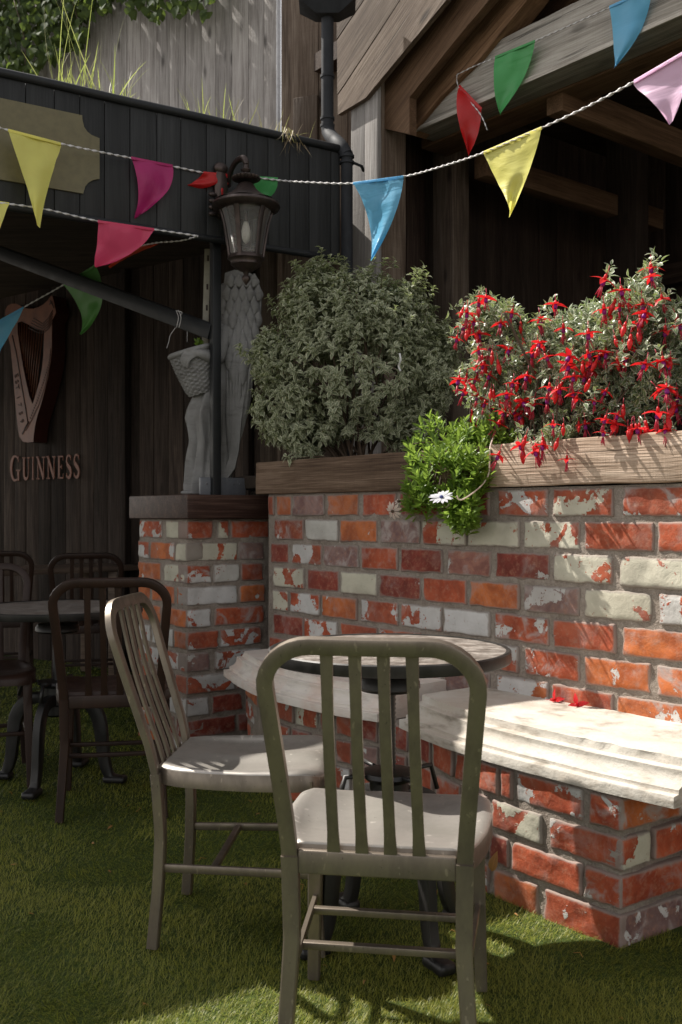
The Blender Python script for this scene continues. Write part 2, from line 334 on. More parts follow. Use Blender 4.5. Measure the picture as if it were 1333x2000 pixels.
def leaf_mat(name, body, body2, edge=None, e0=.62, trans=.35, rough=.5, vein=.4):
    M = Mat(name); ex = M.sep(M.attr('ex')); av = M.math('ABSOLUTE', ex[0]); n = M.noise(M.gen(), 60, 3)
    col = M.mix(ex[2], body, body2); col = M.mix(M.step(n, .4, .7, 0, .4), col, tuple(x * .6 for x in body))
    col = M.mix(M.step(av, .0, .14, vein, 0), col, tuple(min(1, x * 1.8) for x in body))
    if edge:
        t = M.math('ADD', e0, M.math('MULTIPLY', M.math('SUBTRACT', n, .5), .6)); col = M.mix(M.step(av, t, M.math('ADD', t, .12)), col, edge)
    M.fin(col, rough, spec=.4)
    tr = M.n('ShaderNodeBsdfTranslucent'); M.put(tr.inputs[0], M.mix(.5, col, (.4, .55, .1), 'MIX')); mx = M.n('ShaderNodeMixShader'); mx.inputs[0].default_value = trans
    M.t.links.new(M.b.outputs[0], mx.inputs[1]); M.t.links.new(tr.outputs[0], mx.inputs[2]); M.t.links.new(mx.outputs[0], M.out.inputs[0])
    return M.m
M_pitto = leaf_mat('variegated_leaf', (.165, .185, .115), (.235, .255, .165), (.60, .60, .42), .62, .25)
M_fuch = leaf_mat('fuchsia_leaf', (.12, .17, .085), (.22, .27, .16), (.62, .62, .50), .64, .25, .34)  # whitish leaf margins are sunlit highlights put into the colour
M_daisy = leaf_mat('daisy_leaf', (.17, .28, .03), (.085, .16, .022), None, trans=.45, rough=.4)
M_ivy = leaf_mat('ivy_leaf', (.022, .045, .010), (.055, .085, .018), None, trans=.3, rough=.8)
M_blade = leaf_mat('wild_grass', (.26, .28, .07), (.40, .34, .17), None, trans=.5, vein=0)
M_dead = leaf_mat('dry_grass', (.38, .27, .16), (.5, .38, .26), None, trans=.3, vein=0)
M_turf = leaf_mat('turf_blade', (.155, .165, .018), (.32, .30, .05), None, trans=.38, rough=.45, vein=0)
M_dry = leaf_mat('dry_leaf', (.35, .17, .05), (.25, .10, .03), None)
def petal(name, col, trans=.35):
    M = Mat(name); n = M.noise(M.obj(), 200, 2); M.fin(M.mix(M.step(n, .3, .7), col, tuple(x * .75 for x in col)), .4)
    tr = M.n('ShaderNodeBsdfTranslucent'); M.put(tr.inputs[0], col); mx = M.n('ShaderNodeMixShader'); mx.inputs[0].default_value = trans
    M.t.links.new(M.b.outputs[0], mx.inputs[1]); M.t.links.new(tr.outputs[0], mx.inputs[2]); M.t.links.new(mx.outputs[0], M.out.inputs[0]); return M.m
M_red = petal('fuchsia_red', (.75, .02, .025)); M_purple = petal('fuchsia_purple', (.36, .02, .34)); M_pink = petal('stamen_pink', (.62, .05, .10))
M_petal = petal('white_petal', (.78, .78, .84)); M_blue = petal('daisy_eye', (.10, .12, .35)); M_faded = petal('faded_petal', (.80, .68, .60))
def flag_mat(name, col):
    M = Mat(name); g = M.attr('gc'); n = M.noise(g, 14, 4, .6, .8); M.fin(M.mix(M.step(n, .3, .7, 0, .3), col, tuple(min(1, x * 1.25) for x in col)), .38, normal=M.bump(n, .5, .01))
    tr = M.n('ShaderNodeBsdfTranslucent'); M.put(tr.inputs[0], col); mx = M.n('ShaderNodeMixShader'); mx.inputs[0].default_value = .45
    M.t.links.new(M.b.outputs[0], mx.inputs[1]); M.t.links.new(tr.outputs[0], mx.inputs[2]); M.t.links.new(mx.outputs[0], M.out.inputs[0]); return M.m
FM = dict(yellow=flag_mat('yellow_flag', (.90, .84, .22)), pink=flag_mat('pink_flag', (.55, .035, .20)), red=flag_mat('red_flag', (.62, .02, .02)), green=flag_mat('green_flag', (.08, .42, .12)),
          blue=flag_mat('blue_flag', (.16, .52, .80)), coral=flag_mat('coral_flag', (.78, .08, .19)), sunlit_pink=flag_mat('sunlit_pink_flag', (.92, .60, .82)), orange=flag_mat('orange_flag', (.75, .09, .03)), leaf=flag_mat('leaf_green_flag', (.13, .36, .09)))  # palest pink: glare of direct sun put into the cloth colour
def glass_mat():
    M = Mat('lantern_glass'); M.fin((.86, .84, .80), .06, spec=.6, Transmission_Weight=.92, IOR=1.3); return M.m
M_glass = glass_mat()
def ground_mat(name, c1, c2, sc=20):
    M = Mat(name); p = M.gen(); a = M.noise(p, sc, 5, .65); b = M.noise(p, sc * 8, 3, .7); c = M.noise(p, 1.3, 3)
    col = M.mix(M.step(M.math('ADD', M.math('MULTIPLY', a, .5), M.math('MULTIPLY', b, .5)), .35, .65), c1, c2); col = M.mix(M.step(c, .4, .65, 0, .25), col, c1)
    return M.fin(col, .95, normal=M.bump(b, .6, .01), spec=.1)
M_turfbase = ground_mat('turf_backing', (.035, .05, .014), (.06, .085, .022))
M_ground = ground_mat('yard_ground', (.12, .11, .10), (.18, .17, .16), 6)
#BODY
# ================================================================== SETTING: ground, turf
def sheet(name, x0, x1, y0, y1, z, mat, n=1):
    mb = MB(); xs = np.linspace(x0, x1, n + 1); ys = np.linspace(y0, y1, n + 1); X, Y = np.meshgrid(xs, ys); k = n + 1
    v = np.stack([X.ravel(), Y.ravel(), np.full(k * k, z)], -1); i = np.arange(n)[:, None] * k + np.arange(n)[None]
    mb.add(v, np.stack([i, i + 1, i + k + 1, i + k], -1).reshape(-1, 4)); return mb.build(name, mat, smooth=False)
struct(sheet('ground', -300, 300, -300, 300, -.012, M_ground, 4))
struct(sheet('lawn', -6, 4, -1.5, 11, 0, M_turfbase, 8))
def turf():
    N = 260000; u = rng.random(N); D = 1.75 * (7.4 / 1.75) ** u; X = rng.uniform(-.44, .42, N) * D
    keep = ~((X > .35) & (D > 2.95 + (X - .35) * -1.2 + .25)); D, X = D[keep], X[keep]; N = len(D)
    base = np.stack([X, D, np.zeros(N)], -1)
    lean = vnoise(np.stack([X * 5, D * 5, np.zeros(N)], -1)) * 2.2; az = lean + rng.uniform(-1.9, 1.9, N)
    tilt = rng.uniform(.2, 1.2, N); d = np.stack([np.cos(az) * tilt, np.sin(az) * tilt, np.ones(N)], -1)
    nor = np.stack([-np.cos(az), -np.sin(az), tilt], -1)
    L = rng.uniform(.012, .027, N) * (1 + .25 * vnoise(base * 9)); sc = np.clip(D / 2.6, 1, 2.6); W = rng.uniform(.0009, .0016, N) * sc
    mb = MB(); leaves(mb, base, d, nor, L, W, bend=rng.uniform(.3, 1.5, N), fold=0, nu=2, shape='blade', tone=np.clip(rng.normal(.45, .3, N) + .35 * vnoise(base * 3), 0, 1))
    o = mb.build('grass', M_turf); struct(o, 'stuff')
turf()

# ================================================================== BRICKWORK
U = nrm(V(.625, -.78)); NC = V(-U[1], U[0]) * -1.0          # wall direction (towards the right of the picture) and its normal towards the camera
NC = nrm(V(-.78, -.625)); W0 = V(.978, 2.861)
Z3 = V(0, 0, 1)
def v3(a, z=0.): return V(a[0], a[1], z)
RED, ORG, DRK, GRY, PNK = (.40, .088, .038), (.50, .145, .045), (.25, .052, .034), (.235, .15, .135), (.34, .155, .12)
def look(k):
    """brick kind -> colour, (paint, tint, smear)"""
    j = rng.uniform(.85, 1.15)
    base = {'r': RED, 'o': ORG, 'd': DRK, 'g': GRY, 'p': PNK}.get(k[0], RED); paint, tint, sm = .2, .2, rng.uniform(.15, .5)
    if k[0] == 'w': paint, tint = .86, .1
    if k[0] == 'c': paint, tint = .86, .95
    if k[0] == 'b': paint, tint = .93, .35
    if k[0] == 'g': sm = .85
    if k[0] == 'p': sm = .6
    if len(k) > 1:
        if k[1] == 'w': paint, tint = .55, .1
        if k[1] == 'c': paint, tint = .55, .9
        if k[1] == 's': paint, sm = .34, .9
        if k[1] == 'h': paint, tint = .66, .15
        if k[1] == 'i': paint, tint = .72, .9
    return tuple(x * j for x in base), (paint, tint, sm)
def brick(mb, p, u, nrm_, length, z0, z1, depth=.09, kind='r', proud=0.):
    """p: point on the face line where the brick starts, u: horizontal direction, nrm_: outward normal"""
    col, ex = look(kind); u3, n3 = v3(u), v3(nrm_)
    pr = proud + rng.uniform(-.0025, .003); c = v3(p, (z0 + z1) / 2) + u3 * length / 2 - n3 * (depth / 2 - pr)
    a = rng.normal(0, .006); ux = u3 * math.cos(a) + Z3 * math.sin(a); uz = -u3 * math.sin(a) + Z3 * math.cos(a)
    rbox(mb, c, (ux, n3, uz), (length, depth, z1 - z0), .0070, (max(4, int(length / .013)), 1, 6), jit=.0032, jf=24, chip=.007, col=col, ex=ex)
J = .015
def rowpx(mb, p0, u, n, px, z0, z1, **kw):
    for a, b, k in px:
        ta, tb = line_t(p0, u, a), line_t(p0, u, b)
        if tb < ta: ta, tb = tb, ta
        brick(mb, p0 + u * ta, u, n, tb - ta, z0, z1, kind=k, **kw)
def slabbox(mb, p, u, n, length, z0, z1, depth, **kw):      # mortar core
    c = v3(p, (z0 + z1) / 2) + v3(u) * length / 2 - v3(n) * depth / 2
    rbox(mb, c, (v3(u), v3(n), Z3), (length, depth, z1 - z0), .003, (24, 2, 12), jit=.004, jf=14, **kw)
RND = ['r', 'o', 'd', 'g', 'r', 'rw', 'p', 'rs', 'w', 'c', 'rc', 'o', 'r', 'wh', 'd']
def randfill(mb, p0, u, n, t0, t1, z0, z1, ln=.245, first=None):
    t = t0
    L = first or ln * rng.choice([1, .5])
    while t < t1 - .02:
        L = min(L, t1 - t); brick(mb, p0 + u * t, u, n, L - J * (1 if L > .03 else 0), z0, z1, kind=str(rng.choice(RND))); t += L; L = ln * rng.uniform(.96, 1.04)

wall = tag(empty('planter_wall', (.3, 3.7, 0)), 'low red brick planter wall with flaking white paint and timber edging board', 'wall')
wall_off = wall.location.copy()
PIT = .105; ZT = 1.1755
ROWS = [
 [(524, 535, 'r'), (539, 568, 'o'), (571, 633, 'g'), (638, 700, 'o'), (707, 773, 'r'), (780, 855, 'd'), (862, 955, 'd'), (972, 1070, 'rw'), (1080, 1197, 'rc'), (1214, 1345, 'rs')],
 [(536, 593, 'rs'), (596, 660, 'b'), (664, 736, 'o'), (742, 820, 'gs'), (824, 910, 'ci'), (913, 1014, 'c'), (1022, 1132, 'rc'), (1141, 1277, 'r'), (1284, 1415, 'r')],
 [(528, 563, 'd'), (568, 628, 'wh'), (631, 700, 'gs'), (706, 777, 'r'), (783, 865, 'd'), (873, 958, 'p'), (966, 1073, 'd'), (1080, 1198, 'ci'), (1210, 1350, 'ci')],
 [(533, 594, 'ci'), (600, 661, 'd'), (665, 736, 'c'), (741, 822, 'd'), (825, 910, 'r'), (917, 1014, 'o'), (1023, 1132, 'gs'), (1140, 1273, 'c'), (1287, 1420, 'rs')],
 [(532, 563, 'rc'), (567, 625, 'wh'), (630, 697, 'o'), (704, 777, 'rw'), (783, 862, 'rh' if False else 'wh'), (867, 957, 'w'), (966, 1071, 'rs'), (1080, 1202, 'r'), (1214, 1350, 'o')],
 [(533, 592, 'd'), (594, 658, 'wh'), (664, 737, 'r'), (739, 822, 'r'), (825, 910, 'rs'), (917, 1012, 'wh'), (1024, 1132, 'rs'), (1140, 1270, 'o'), (1281, 1415, 'os')],
 [(526, 560, 'r'), (563, 625, 'w'), (630, 697, 'r'), (704, 777, 'g'), (783, 862, 'rw'), (867, 957, 'g'), (970, 1071, 'ow'), (1078, 1198, 'r'), (1205, 1342, 'os')]]
mb = MB()
for k, row in enumerate(ROWS):
    z1 = ZT - PIT * k; z0 = z1 - PIT; rowpx(mb, W0, U, NC, row, z0 + J / 2, z1 - J / 2)
    te = line_t(W0, U, row[-1][1]) + J; randfill(mb, W0, U, NC, te, te + 1.4, z0 + J / 2, z1 - J / 2)
for k in range(7, 12):
    z1 = ZT - PIT * k; z0 = max(z1 - PIT, -.02); t0 = line_t(W0, U, 524)
    randfill(mb, W0, U, NC, t0 + (.12 if k % 2 else 0), line_t(W0, U, 1345) + 1.2, z0 + J / 2, z1 - J / 2)
def into(root, *objs):
    for o in objs: o.parent = root; o.matrix_parent_inverse = Matrix.Translation(-root.location) if False else o.matrix_parent_inverse
def part(mb_, name, mats, root, **kw):
    """builds a part whose vertices were given in world coordinates"""
    o = mb_.build(name, mats, root, **kw); M_ = (Matrix.Translation(root.location) @ root.rotation_euler.to_matrix().to_4x4()).inverted(); o.data.transform(M_); return o
part(mb, 'brickwork', M_brick, wall)
mb = MB(); t0 = line_t(W0, U, 522); slabbox(mb, W0 + U * t0 - NC * .0075, U, NC, 3.9, -.02, ZT - .001, .09, ); part(mb, 'mortar', M_mortar, wall)
# timber edging boards on top of the wall
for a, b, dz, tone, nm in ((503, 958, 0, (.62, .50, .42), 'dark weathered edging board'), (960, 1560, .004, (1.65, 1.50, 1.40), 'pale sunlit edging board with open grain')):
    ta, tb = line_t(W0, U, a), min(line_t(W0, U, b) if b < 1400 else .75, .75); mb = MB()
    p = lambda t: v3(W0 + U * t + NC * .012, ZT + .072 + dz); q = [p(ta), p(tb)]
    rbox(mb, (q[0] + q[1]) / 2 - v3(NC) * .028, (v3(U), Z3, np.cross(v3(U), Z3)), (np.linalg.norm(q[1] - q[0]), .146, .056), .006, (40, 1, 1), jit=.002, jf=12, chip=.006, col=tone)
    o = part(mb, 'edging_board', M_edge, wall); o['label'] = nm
mb = MB(); rbox(mb, v3(W0 + U * -.75 - NC * .55, 1.235), (v3(U), v3(NC), Z3), (3.6, .93, .06), .01, (30, 14, 1), jit=.02, jf=9)
struct(mb.build('soil', M_soil))
mb = MB(); rbox(mb, v3(W0 + U * -.75 - NC * .60, .6), (v3(U), v3(NC), Z3), (3.5, .85, 1.2), .01)
struct(mb.build('earth_fill', M_soil))

# ------------------------------------------------------------------ pillar
C0 = V(-.696, 4.5); PR = nrm(V(.8, .6)); PL = nrm(V(-.6, .8)); NR = V(PR[1], -PR[0]); NL = V(-PL[1], PL[0])
pil = tag(empty('brick_pillar', (C0[0] - .1, C0[1] + .4, 0)), 'square brick pillar with patchy white paint under a dark timber cap', 'pillar')
PP = .1004; PT = 1.064
RR = [[(370, 417, 'r'), (426, 448, 'ci'), (452, 527, 'r')], [(367, 465, 'ci'), (467, 517, 'g')], [(366, 414, 'rs'), (418, 469, 'b'), (471, 516, 'r')], [(366, 464, 'w'), (468, 519, 'o')],
      [(367, 413, 'w'), (420, 517, 'rs')], [(366, 428, 'rw'), (430, 512, 'rw')], [(366, 411, 'gs'), (421, 515, 'wh')], [(366, 460, 'wh'), (463, 518, 'r')], [(367, 409, 'w'), (415, 476, 'd'), (480, 518, 'd')], [(366, 462, 'd'), (465, 518, 'd')]]
RL = [[(272, 316, 'rs'), (323, 369, 'c')], [(269, 291, 'rh' if False else 'wh'), (294, 341, 'o'), (344, 366, 'c')], [(270, 314, 'o'), (319, 365, 'ci')], [(270, 293, 'o'), (296, 340, 'o'), (344, 365, 'o')],
      [(270, 315, 'o'), (320, 366, 'o')], [(270, 293, 'w'), (296, 338, 'wh'), (341, 366, 'o')], [(270, 314, 'rw'), (319, 365, 'wh')], [(270, 293, 'r'), (296, 340, 'g'), (344, 366, 'r')], [(270, 314, 'o'), (319, 366, 'w')], [(270, 293, 'o'), (296, 340, 'd'), (344, 366, 'd')]]
mb = MB()
for k in range(11):
    z1 = PT - PP * k; z0 = max(z1 - PP, -.03)
    r, l = (RR[k], RL[k]) if k < 10 else (RR[9], RL[8])
    zz = (z0 + J / 2, z1 - J / 2)
    for a, b, kk in r:
        ta = max(0, line_t(C0, PR, a)) if a > 372 else 0; tb = line_t(C0, PR, b); brick(mb, C0 + PR * ta, PR, NR, tb - ta, *zz, kind=kk)
    for a, b, kk in l:
        tb = line_t(C0, PL, a); ta = line_t(C0, PL, b) if b < 355 else .0
        cc = C0 + PL * ta; brick(mb, cc, PL, NL, tb - ta, *zz, kind=kk)
part(mb, 'brickwork', M_brick, pil)
mb = MB(); w_, l_ = .46, line_t(C0, PL, 269)
cen = C0 + PR * w_ / 2 + PL * l_ / 2
rbox(mb, v3(cen, (PT - .03) / 2), (v3(PR), v3(PL), Z3), (w_ - .012, l_ - .014, PT + .028), .004, (10, 10, 16), jit=.004, jf=14); part(mb, 'mortar', M_mortar, pil)
mb = MB(); cw, cl = .505, l_ + .10
c2 = C0 + PR * (cw / 2 - .022) + PL * (l_ / 2)
board(mb, v3(c2 - PR * cw / 2, PT + .055), v3(c2 + PR * cw / 2, PT + .055), v3(PL), cl, .11, .004, .95, seg=8, jit=.0015, jf=9); part(mb, 'cap', M_cap, pil)
CAPZ = PT + .11

# ------------------------------------------------------------------ curved brick bench with cast stone slabs
bench = tag(empty('brick_bench', (.3, 3.2, 0)), 'curved low brick bench with moulded cast stone seat slabs in front of the planter wall', 'bench')
BP = catmull([(.70, 2.494), (.57, 2.65), (.435, 2.83), (.345, 3.0), (.28, 3.16), (.215, 3.34), (.10, 3.49), (-.03, 3.61), (-.16, 3.75), (-.28, 3.94), (-.36, 4.15), (-.42, 4.4)], 14)
BL = np.concatenate([[0], np.cumsum(np.linalg.norm(np.diff(BP, axis=0), axis=1))])
def bpt(s): return V(np.interp(s, BL, BP[:, 0]), np.interp(s, BL, BP[:, 1]))
BX = CX + FPX * BP[:, 0] / BP[:, 1]
def bs(x): return float(np.interp(-x, -BX, BL))
BR = [[(1151, 1214, 'rs'), (1007, 1137, 'wh'), (978, 1000, 'r'), (935, 972, 'r'), (890, 929, 'rs'), (846, 884, 'r'), (802, 840, 'd'), (742, 795, 'd'), (691, 736, 'd'), (656, 687, 'r'), (625, 650, 'd'), (577, 620, 'ci'), (536, 572, 'r'), (508, 531, 'r'), (478, 503, 'o')],
      [(1072, 1214, 'r'), (960, 1057, 'ci'), (905, 953, 'r'), (850, 898, 'rs'), (800, 843, 'r'), (745, 793, 'd'), (691, 738, 'g'), (656, 687, 'rs'), (610, 650, 'rs'), (570, 605, 'd'), (530, 565, 'r'), (476, 522, 'rh' if False else 'wh')],
      [(1140, 1214, 'rs'), (998, 1135, 'r'), (955, 991, 'd'), (900, 948, 'w'), (860, 893, 'wh'), (800, 852, 'r'), (745, 793, 'w'), (691, 738, 'r'), (640, 684, 'rw'), (600, 633, 'r'), (560, 593, 'rs'), (520, 553, 'r'), (482, 514, 'r')],
      [(1062, 1214, 'r'), (962, 1050, 'o'), (910, 953, 'r'), (860, 903, 'd'), (800, 852, 'r'), (745, 793, 'rs'), (691, 738, 'r'), (640, 684, 'r'), (600, 633, 'wh'), (560, 593, 'r'), (520, 553, 'rs'), (482, 514, 'rs')]]
RE = nrm(V(.825, .566)); NE = V(RE[1], -RE[0])
BRR = [[(1214, 1400, 'os')], [(1214, 1272, 'rc'), (1280, 1460, 'rs')], [(1214, 1345, 'r'), (1355, 1460, 'r')], [(1214, 1340, 'gs'), (1352, 1460, 'g')]]
mb = MB(); BC = BP[0]
for k in range(4):
    z1 = .380 - .0975 * k; z0 = z1 - .0975 if k < 3 else -.03; zz = (z0 + J / 2, z1 - J / 2)
    for a, b, kk in BR[k]:
        s1, s0 = bs(a), bs(b); p, q = bpt(s0), bpt(s1); d = nrm(q - p); n = V(d[1], -d[0]) * 1.0
        n = n if n @ V(-.7, -.6) > 0 else -n
        brick(mb, p, d, n, np.linalg.norm(q - p), *zz, kind=kk)
    for a, b, kk in BRR[k]:
        ta, tb = line_t(BC, RE, a) if a > 1216 else 0., min(line_t(BC, RE, b), .42); brick(mb, BC + RE * ta, RE, NE, tb - ta, *zz, kind=kk)
part(mb, 'brickwork', M_brick, bench)
mb = MB(); inn = BP + nrm(V(.78, .625)) * .009; out = BP + nrm(V(.78, .625)) * .42; inn[0] += RE * .006 + V(-.006, .008)
n = len(inn); zs = np.linspace(-.02, .379, 9)
v = np.vstack([np.concatenate([np.column_stack([inn, np.full(n, z)]), np.column_stack([out[::-1], np.full(n, z)])]) for z in zs]); m2 = 2 * n
v += vnoise(v * 14)[:, None] * V(-.78, -.625, 0) * .003
F = [[i * m2 + j, i * m2 + (j + 1) % m2, (i + 1) * m2 + (j + 1) % m2, (i + 1) * m2 + j] for i in range(8) for j in range(m2)]
F += [[8 * m2 + j, 8 * m2 + j + 1, 8 * m2 + m2 - 2 - j, 8 * m2 + m2 - 1 - j] for j in range(n - 1)]
mb.add(v, F); part(mb, 'mortar', M_mortar, bench)
PROF = [(0, .486), (.001, .484), (.001, .466), (.002, .464), (.024, .463), (.026, .461), (.026, .451), (.027, .447), (.031, .438), (.038, .430), (.048, .425), (.056, .423), (.058, .421), (.058, .413), (.059, .411), (.081, .410), (.083, .407), (.083, .382), (.081, .381)]
def stone_slab(path, depth, mat, label):
    """path of the lower front edge, running left to right in the picture"""
    path = catmull(path, 16); L = np.concatenate([[0], np.cumsum(np.linalg.norm(np.diff(path, axis=0), axis=1))]); ns = int(L[-1] / .012)
    ss = np.linspace(0, L[-1], ns); path = np.stack([np.interp(ss, L, path[:, i]) for i in (0, 1)], -1)
    T = nrm(np.gradient(path, axis=0)); k = np.ones(25) / 25; Ts = nrm(np.stack([np.convolve(np.pad(T[:, i], 12, 'edge'), k, 'valid') for i in (0, 1)], -1))
    I = np.stack([-Ts[:, 1], Ts[:, 0]], -1)                # inward, towards the wall
    I = np.where(((I @ V(.78, .625)) > 0)[:, None], I, -I)
    pr = np.array(PROF); m = len(pr); e = .083 - pr[:, 0]
    P3 = np.concatenate([path[:, None] + I[:, None] * e[None, :, None], np.broadcast_to(pr[None, :, 1:2], (ns, m, 1))], -1)
    nz = vnoise(P3 * 60) * .0007 + vnoise(P3 * 9) * .0015; ch = np.clip(vnoise(P3 * V(30, 30, 50) + 5) - .25, 0, 1) * .016
    P3[..., :2] += I[:, None] * (nz + ch * (pr[:, 1] > .480))[..., None]; P3[:, 1:, 2] += (vnoise(P3[:, 1:] * V(9, 9, 0) + 3) * .0012)
    back = path + I * .083
    rows = []
    for f in np.linspace(0, 1, 10)[1:]:
        dd = depth if np.isscalar(depth) else depth(path)
        q = path + I * .083 + nrm(V(.78, .625)) * (np.asarray(dd)[..., None] - .083 if not np.isscalar(dd) else dd - .083) * f
        r3 = np.column_stack([q, np.full(ns, .486)]); r3[:, 2] += vnoise(r3 * 12) * .0012 + vnoise(r3 * 50) * .0004; rows.append(r3)
    A = np.concatenate([np.stack(rows[::-1], 1), P3], 1); m3 = A.shape[1]
    i = np.arange(ns - 1)[:, None] * m3 + np.arange(m3 - 1)[None]; F = np.stack([i, i + m3, i + m3 + 1, i + 1], -1).reshape(-1, 4)[:, ::-1].tolist()
    bot = A[:, 0].copy(); bot[:, 2] = .381; A = np.concatenate([A, bot[:, None]], 1).reshape(-1, 3); m4 = m3 + 1
    F = [[(q // m3) * m4 + q % m3 for q in f] for f in F]
    F += [[i * m4 + m3 - 1, (i + 1) * m4 + m3 - 1, (i + 1) * m4 + m3, i * m4 + m3][::-1] for i in range(ns - 1)]
    F += [[j for j in range(m4)], [(ns - 1) * m4 + j for j in range(m4)][::-1]]
    mb = MB(); mb.add(A, F); o = part(mb, 'seat_slab', mat, bench, auto=38); o['label'] = label; return o
def towall(path):                                         # distance from the path to the brick wall along (.78,.625)
    d = (W0[None] - path) @ nrm(V(.78, .625)); return d + .03
stone_slab([(.192, 3.29), (.246, 3.14), (.32, 2.99), (.40, 2.86), (.50, 2.725), (.618, 2.575), (.708, 2.475), (.795, 2.385)], lambda p: np.minimum(towall(p), .46), M_slab, 'pale sunlit stone seat slab with stepped moulded edge')
stone_slab([(-.51, 4.34), (-.47, 4.22), (-.41, 4.05), (-.342, 3.90), (-.25, 3.75), (-.16, 3.635), (-.0755, 3.54), (.032, 3.445), (.122, 3.375)], lambda p: np.minimum(towall(p), .5), M_slab2, 'pinkish curved stone seat slab behind the table')

# ================================================================== CHAIRS
def chair(name, label, frame_mat, seat_mat, loc, rz, group):
    root = tag(empty(name, (0, 0, 0)), label, 'chair', group)
    def side(s, z0, z1, n=10):
        z = np.linspace(z0, z1, n); x = np.interp(z, [0, .26, .44, .60, .78, .86], [.181, .164, .166, .178, .193, .193])
        y = np.interp(z, [0, .15, .28, .42, .50, .70, .86], [-.006, .006, .010, 0, -.018, -.082, -.130]); return np.stack([s * x, y, z], -1)
    # back frame: one bent tube from seat level over the top
    L = side(-1, .425, .765, 14); Rr = side(1, .425, .765, 14)[::-1]; a = np.linspace(0, math.pi / 2, 9)[1:-1]; r = .088; zc = .765
    top = .846; yy = lambda z: np.interp(z, [0, .15, .28, .42, .50, .70, .86], [-.006, .006, .010, 0, -.018, -.082, -.130])
    cl = [(-.193 + r - r * math.cos(t), yy(zc + (top - zc) * math.sin(t)), zc + (top - zc) * math.sin(t)) for t in a]
    mid = [(x, yy(top) - .006 * (1 - (x / .105) ** 2), top) for x in np.linspace(-.105, .105, 9)]
    cr = [(-x, y, z) for x, y, z in cl[::-1]]
    path = np.vstack([L, cl, mid, cr, Rr]); ref = np.tile(V(0, 1, -.25 * 0), (len(path), 1))
    mb = MB(); wth = np.full(len(path), .019); sweep(mb, path, V(0, 1, .3), wth, .0305); mb.build('back_frame', frame_mat, root, auto=40)
    for s in (-1, 1):
        mb = MB(); sweep(mb, side(s, 0, .430, 14), V(0, 1, 0), np.linspace(.028, .026, 14), np.linspace(.0285, .033, 14)); mb.build('leg', frame_mat, root, auto=40)
        mb = MB(); z = np.linspace(0, .425, 8); sweep(mb, np.stack([s * np.interp(z, [0, .425], [.193, .181]), np.interp(z, [0, .425], [.416, .382]), z], -1), V(0, 1, 0), np.linspace(.024, .030, 8), np.linspace(.027, .036, 8)); mb.build('leg', frame_mat, root, auto=40)
    for i in range(4):
        x = (i - 1.5) * .0525; z = np.linspace(.432, .838, 9); bow = .012 * np.sin(np.linspace(0, math.pi, 9)); mb = MB()
        sweep(mb, np.stack([np.full(9, x) * np.linspace(1.03, .97, 9), yy(z) - bow + .002, z], -1), V(0, 1, 0), .008, np.array([.026, .0215, .021, .021, .021, .021, .021, .0215, .024])); mb.build('slat', frame_mat, root, auto=40)
    mb = MB(); rbox(mb, (0, .0, .418), ((1, 0, 0), (0, 1, 0), (0, 0, 1)), (.302, .016, .046), .004); mb.build('lower_rail', frame_mat, root, auto=40)
    for s in (-1, 1):
        mb = MB(); sweep(mb, [(s * .167, .012, .195), (s * .186, .402, .195)], Z3, .020, .011); mb.build('side_stretcher', frame_mat, root, auto=40)
    for y in (.145, .325):
        xw = np.interp(y, [.012, .402], [.167, .186]); mb = MB(); rbox(mb, (0, y, .195), ((1, 0, 0), (0, 1, 0), (0, 0, 1)), (2 * xw - .008, .017, .015), .002); mb.build('cross_stretcher', frame_mat, root, auto=40)
    # seat
    nu, nv = 28, 26; us = np.concatenate([np.linspace(-1, 1, nu + 1)]); vs = np.linspace(0, 1, nv + 1)
    vs = .5 * vs + .5 * np.sin(vs * math.pi / 2)
    def hw(y):
        b = np.interp(y, [-.005, .06, .14, .24, .34, .44], [.152, .186, .204, .214, .212, .208]); t = np.clip((y - .340) / .078, 0, 1); return b - .062 * (1 - np.sqrt(np.maximum(0, 1 - t * t)))
    Y = .012 + vs * (.418 - .012); Ug, Yg = np.meshgrid(us, Y); X = Ug * hw(Yg)
    e = np.clip(1 - np.abs(Ug), 0, 1) * hw(Yg); ed = np.minimum(np.minimum(e, .418 - Yg), (Yg - .005) * 1.4)
    rim = np.clip(ed / .05, 0, 1); rim = rim * rim * (3 - 2 * rim)
    dish = .017 * np.exp(-((Yg - .17) / .13) ** 2) * (1 - .35 * np.exp(-(X / .035) ** 2)) + .010 * np.exp(-(((np.abs(X) - .095) / .055) ** 2)) * np.clip((Yg - .12) / .2, 0, 1)
    Zt = .452 - dish * rim + .002 * (Yg / .43) - .016 * np.clip((Yg - .363) / .055, 0, 1) ** 2
    soft = .006 * np.clip(1 - ed / .006, 0, 1) ** 2; Zt = Zt - soft
    v = np.stack([X, Yg, Zt], -1).reshape(-1, 3); k = nu + 1; i = np.arange(nv)[:, None] * k + np.arange(nu)[None]
    F = np.stack([i, i + 1, i + k + 1, i + k], -1).reshape(-1, 4).tolist()
    ring = [j for j in range(k)] + [j * k + nu for j in range(1, nv + 1)] + [nv * k + j for j in range(nu - 1, -1, -1)] + [j * k for j in range(nv - 1, 0, -1)]
    ntop = len(F); nv0 = len(v); cen = V(0, .22); rp = v[ring]; d2 = nrm(rp[:, :2] - cen)
    r1 = rp.copy(); r1[:, :2] += d2 * .0035; r1[:, 2] -= .004; r2 = r1.copy(); r2[:, 2] = .403; r2[:, 2] = np.minimum(r1[:, 2] - .02, .403); r3 = r2.copy(); r3[:, :2] -= d2 * .006; r3[:, 2] -= .001
    m = len(ring); v = np.vstack([v, r1, r2, r3]); lev = [ring, [nv0 + j for j in range(m)], [nv0 + m + j for j in range(m)], [nv0 + 2 * m + j for j in range(m)]]
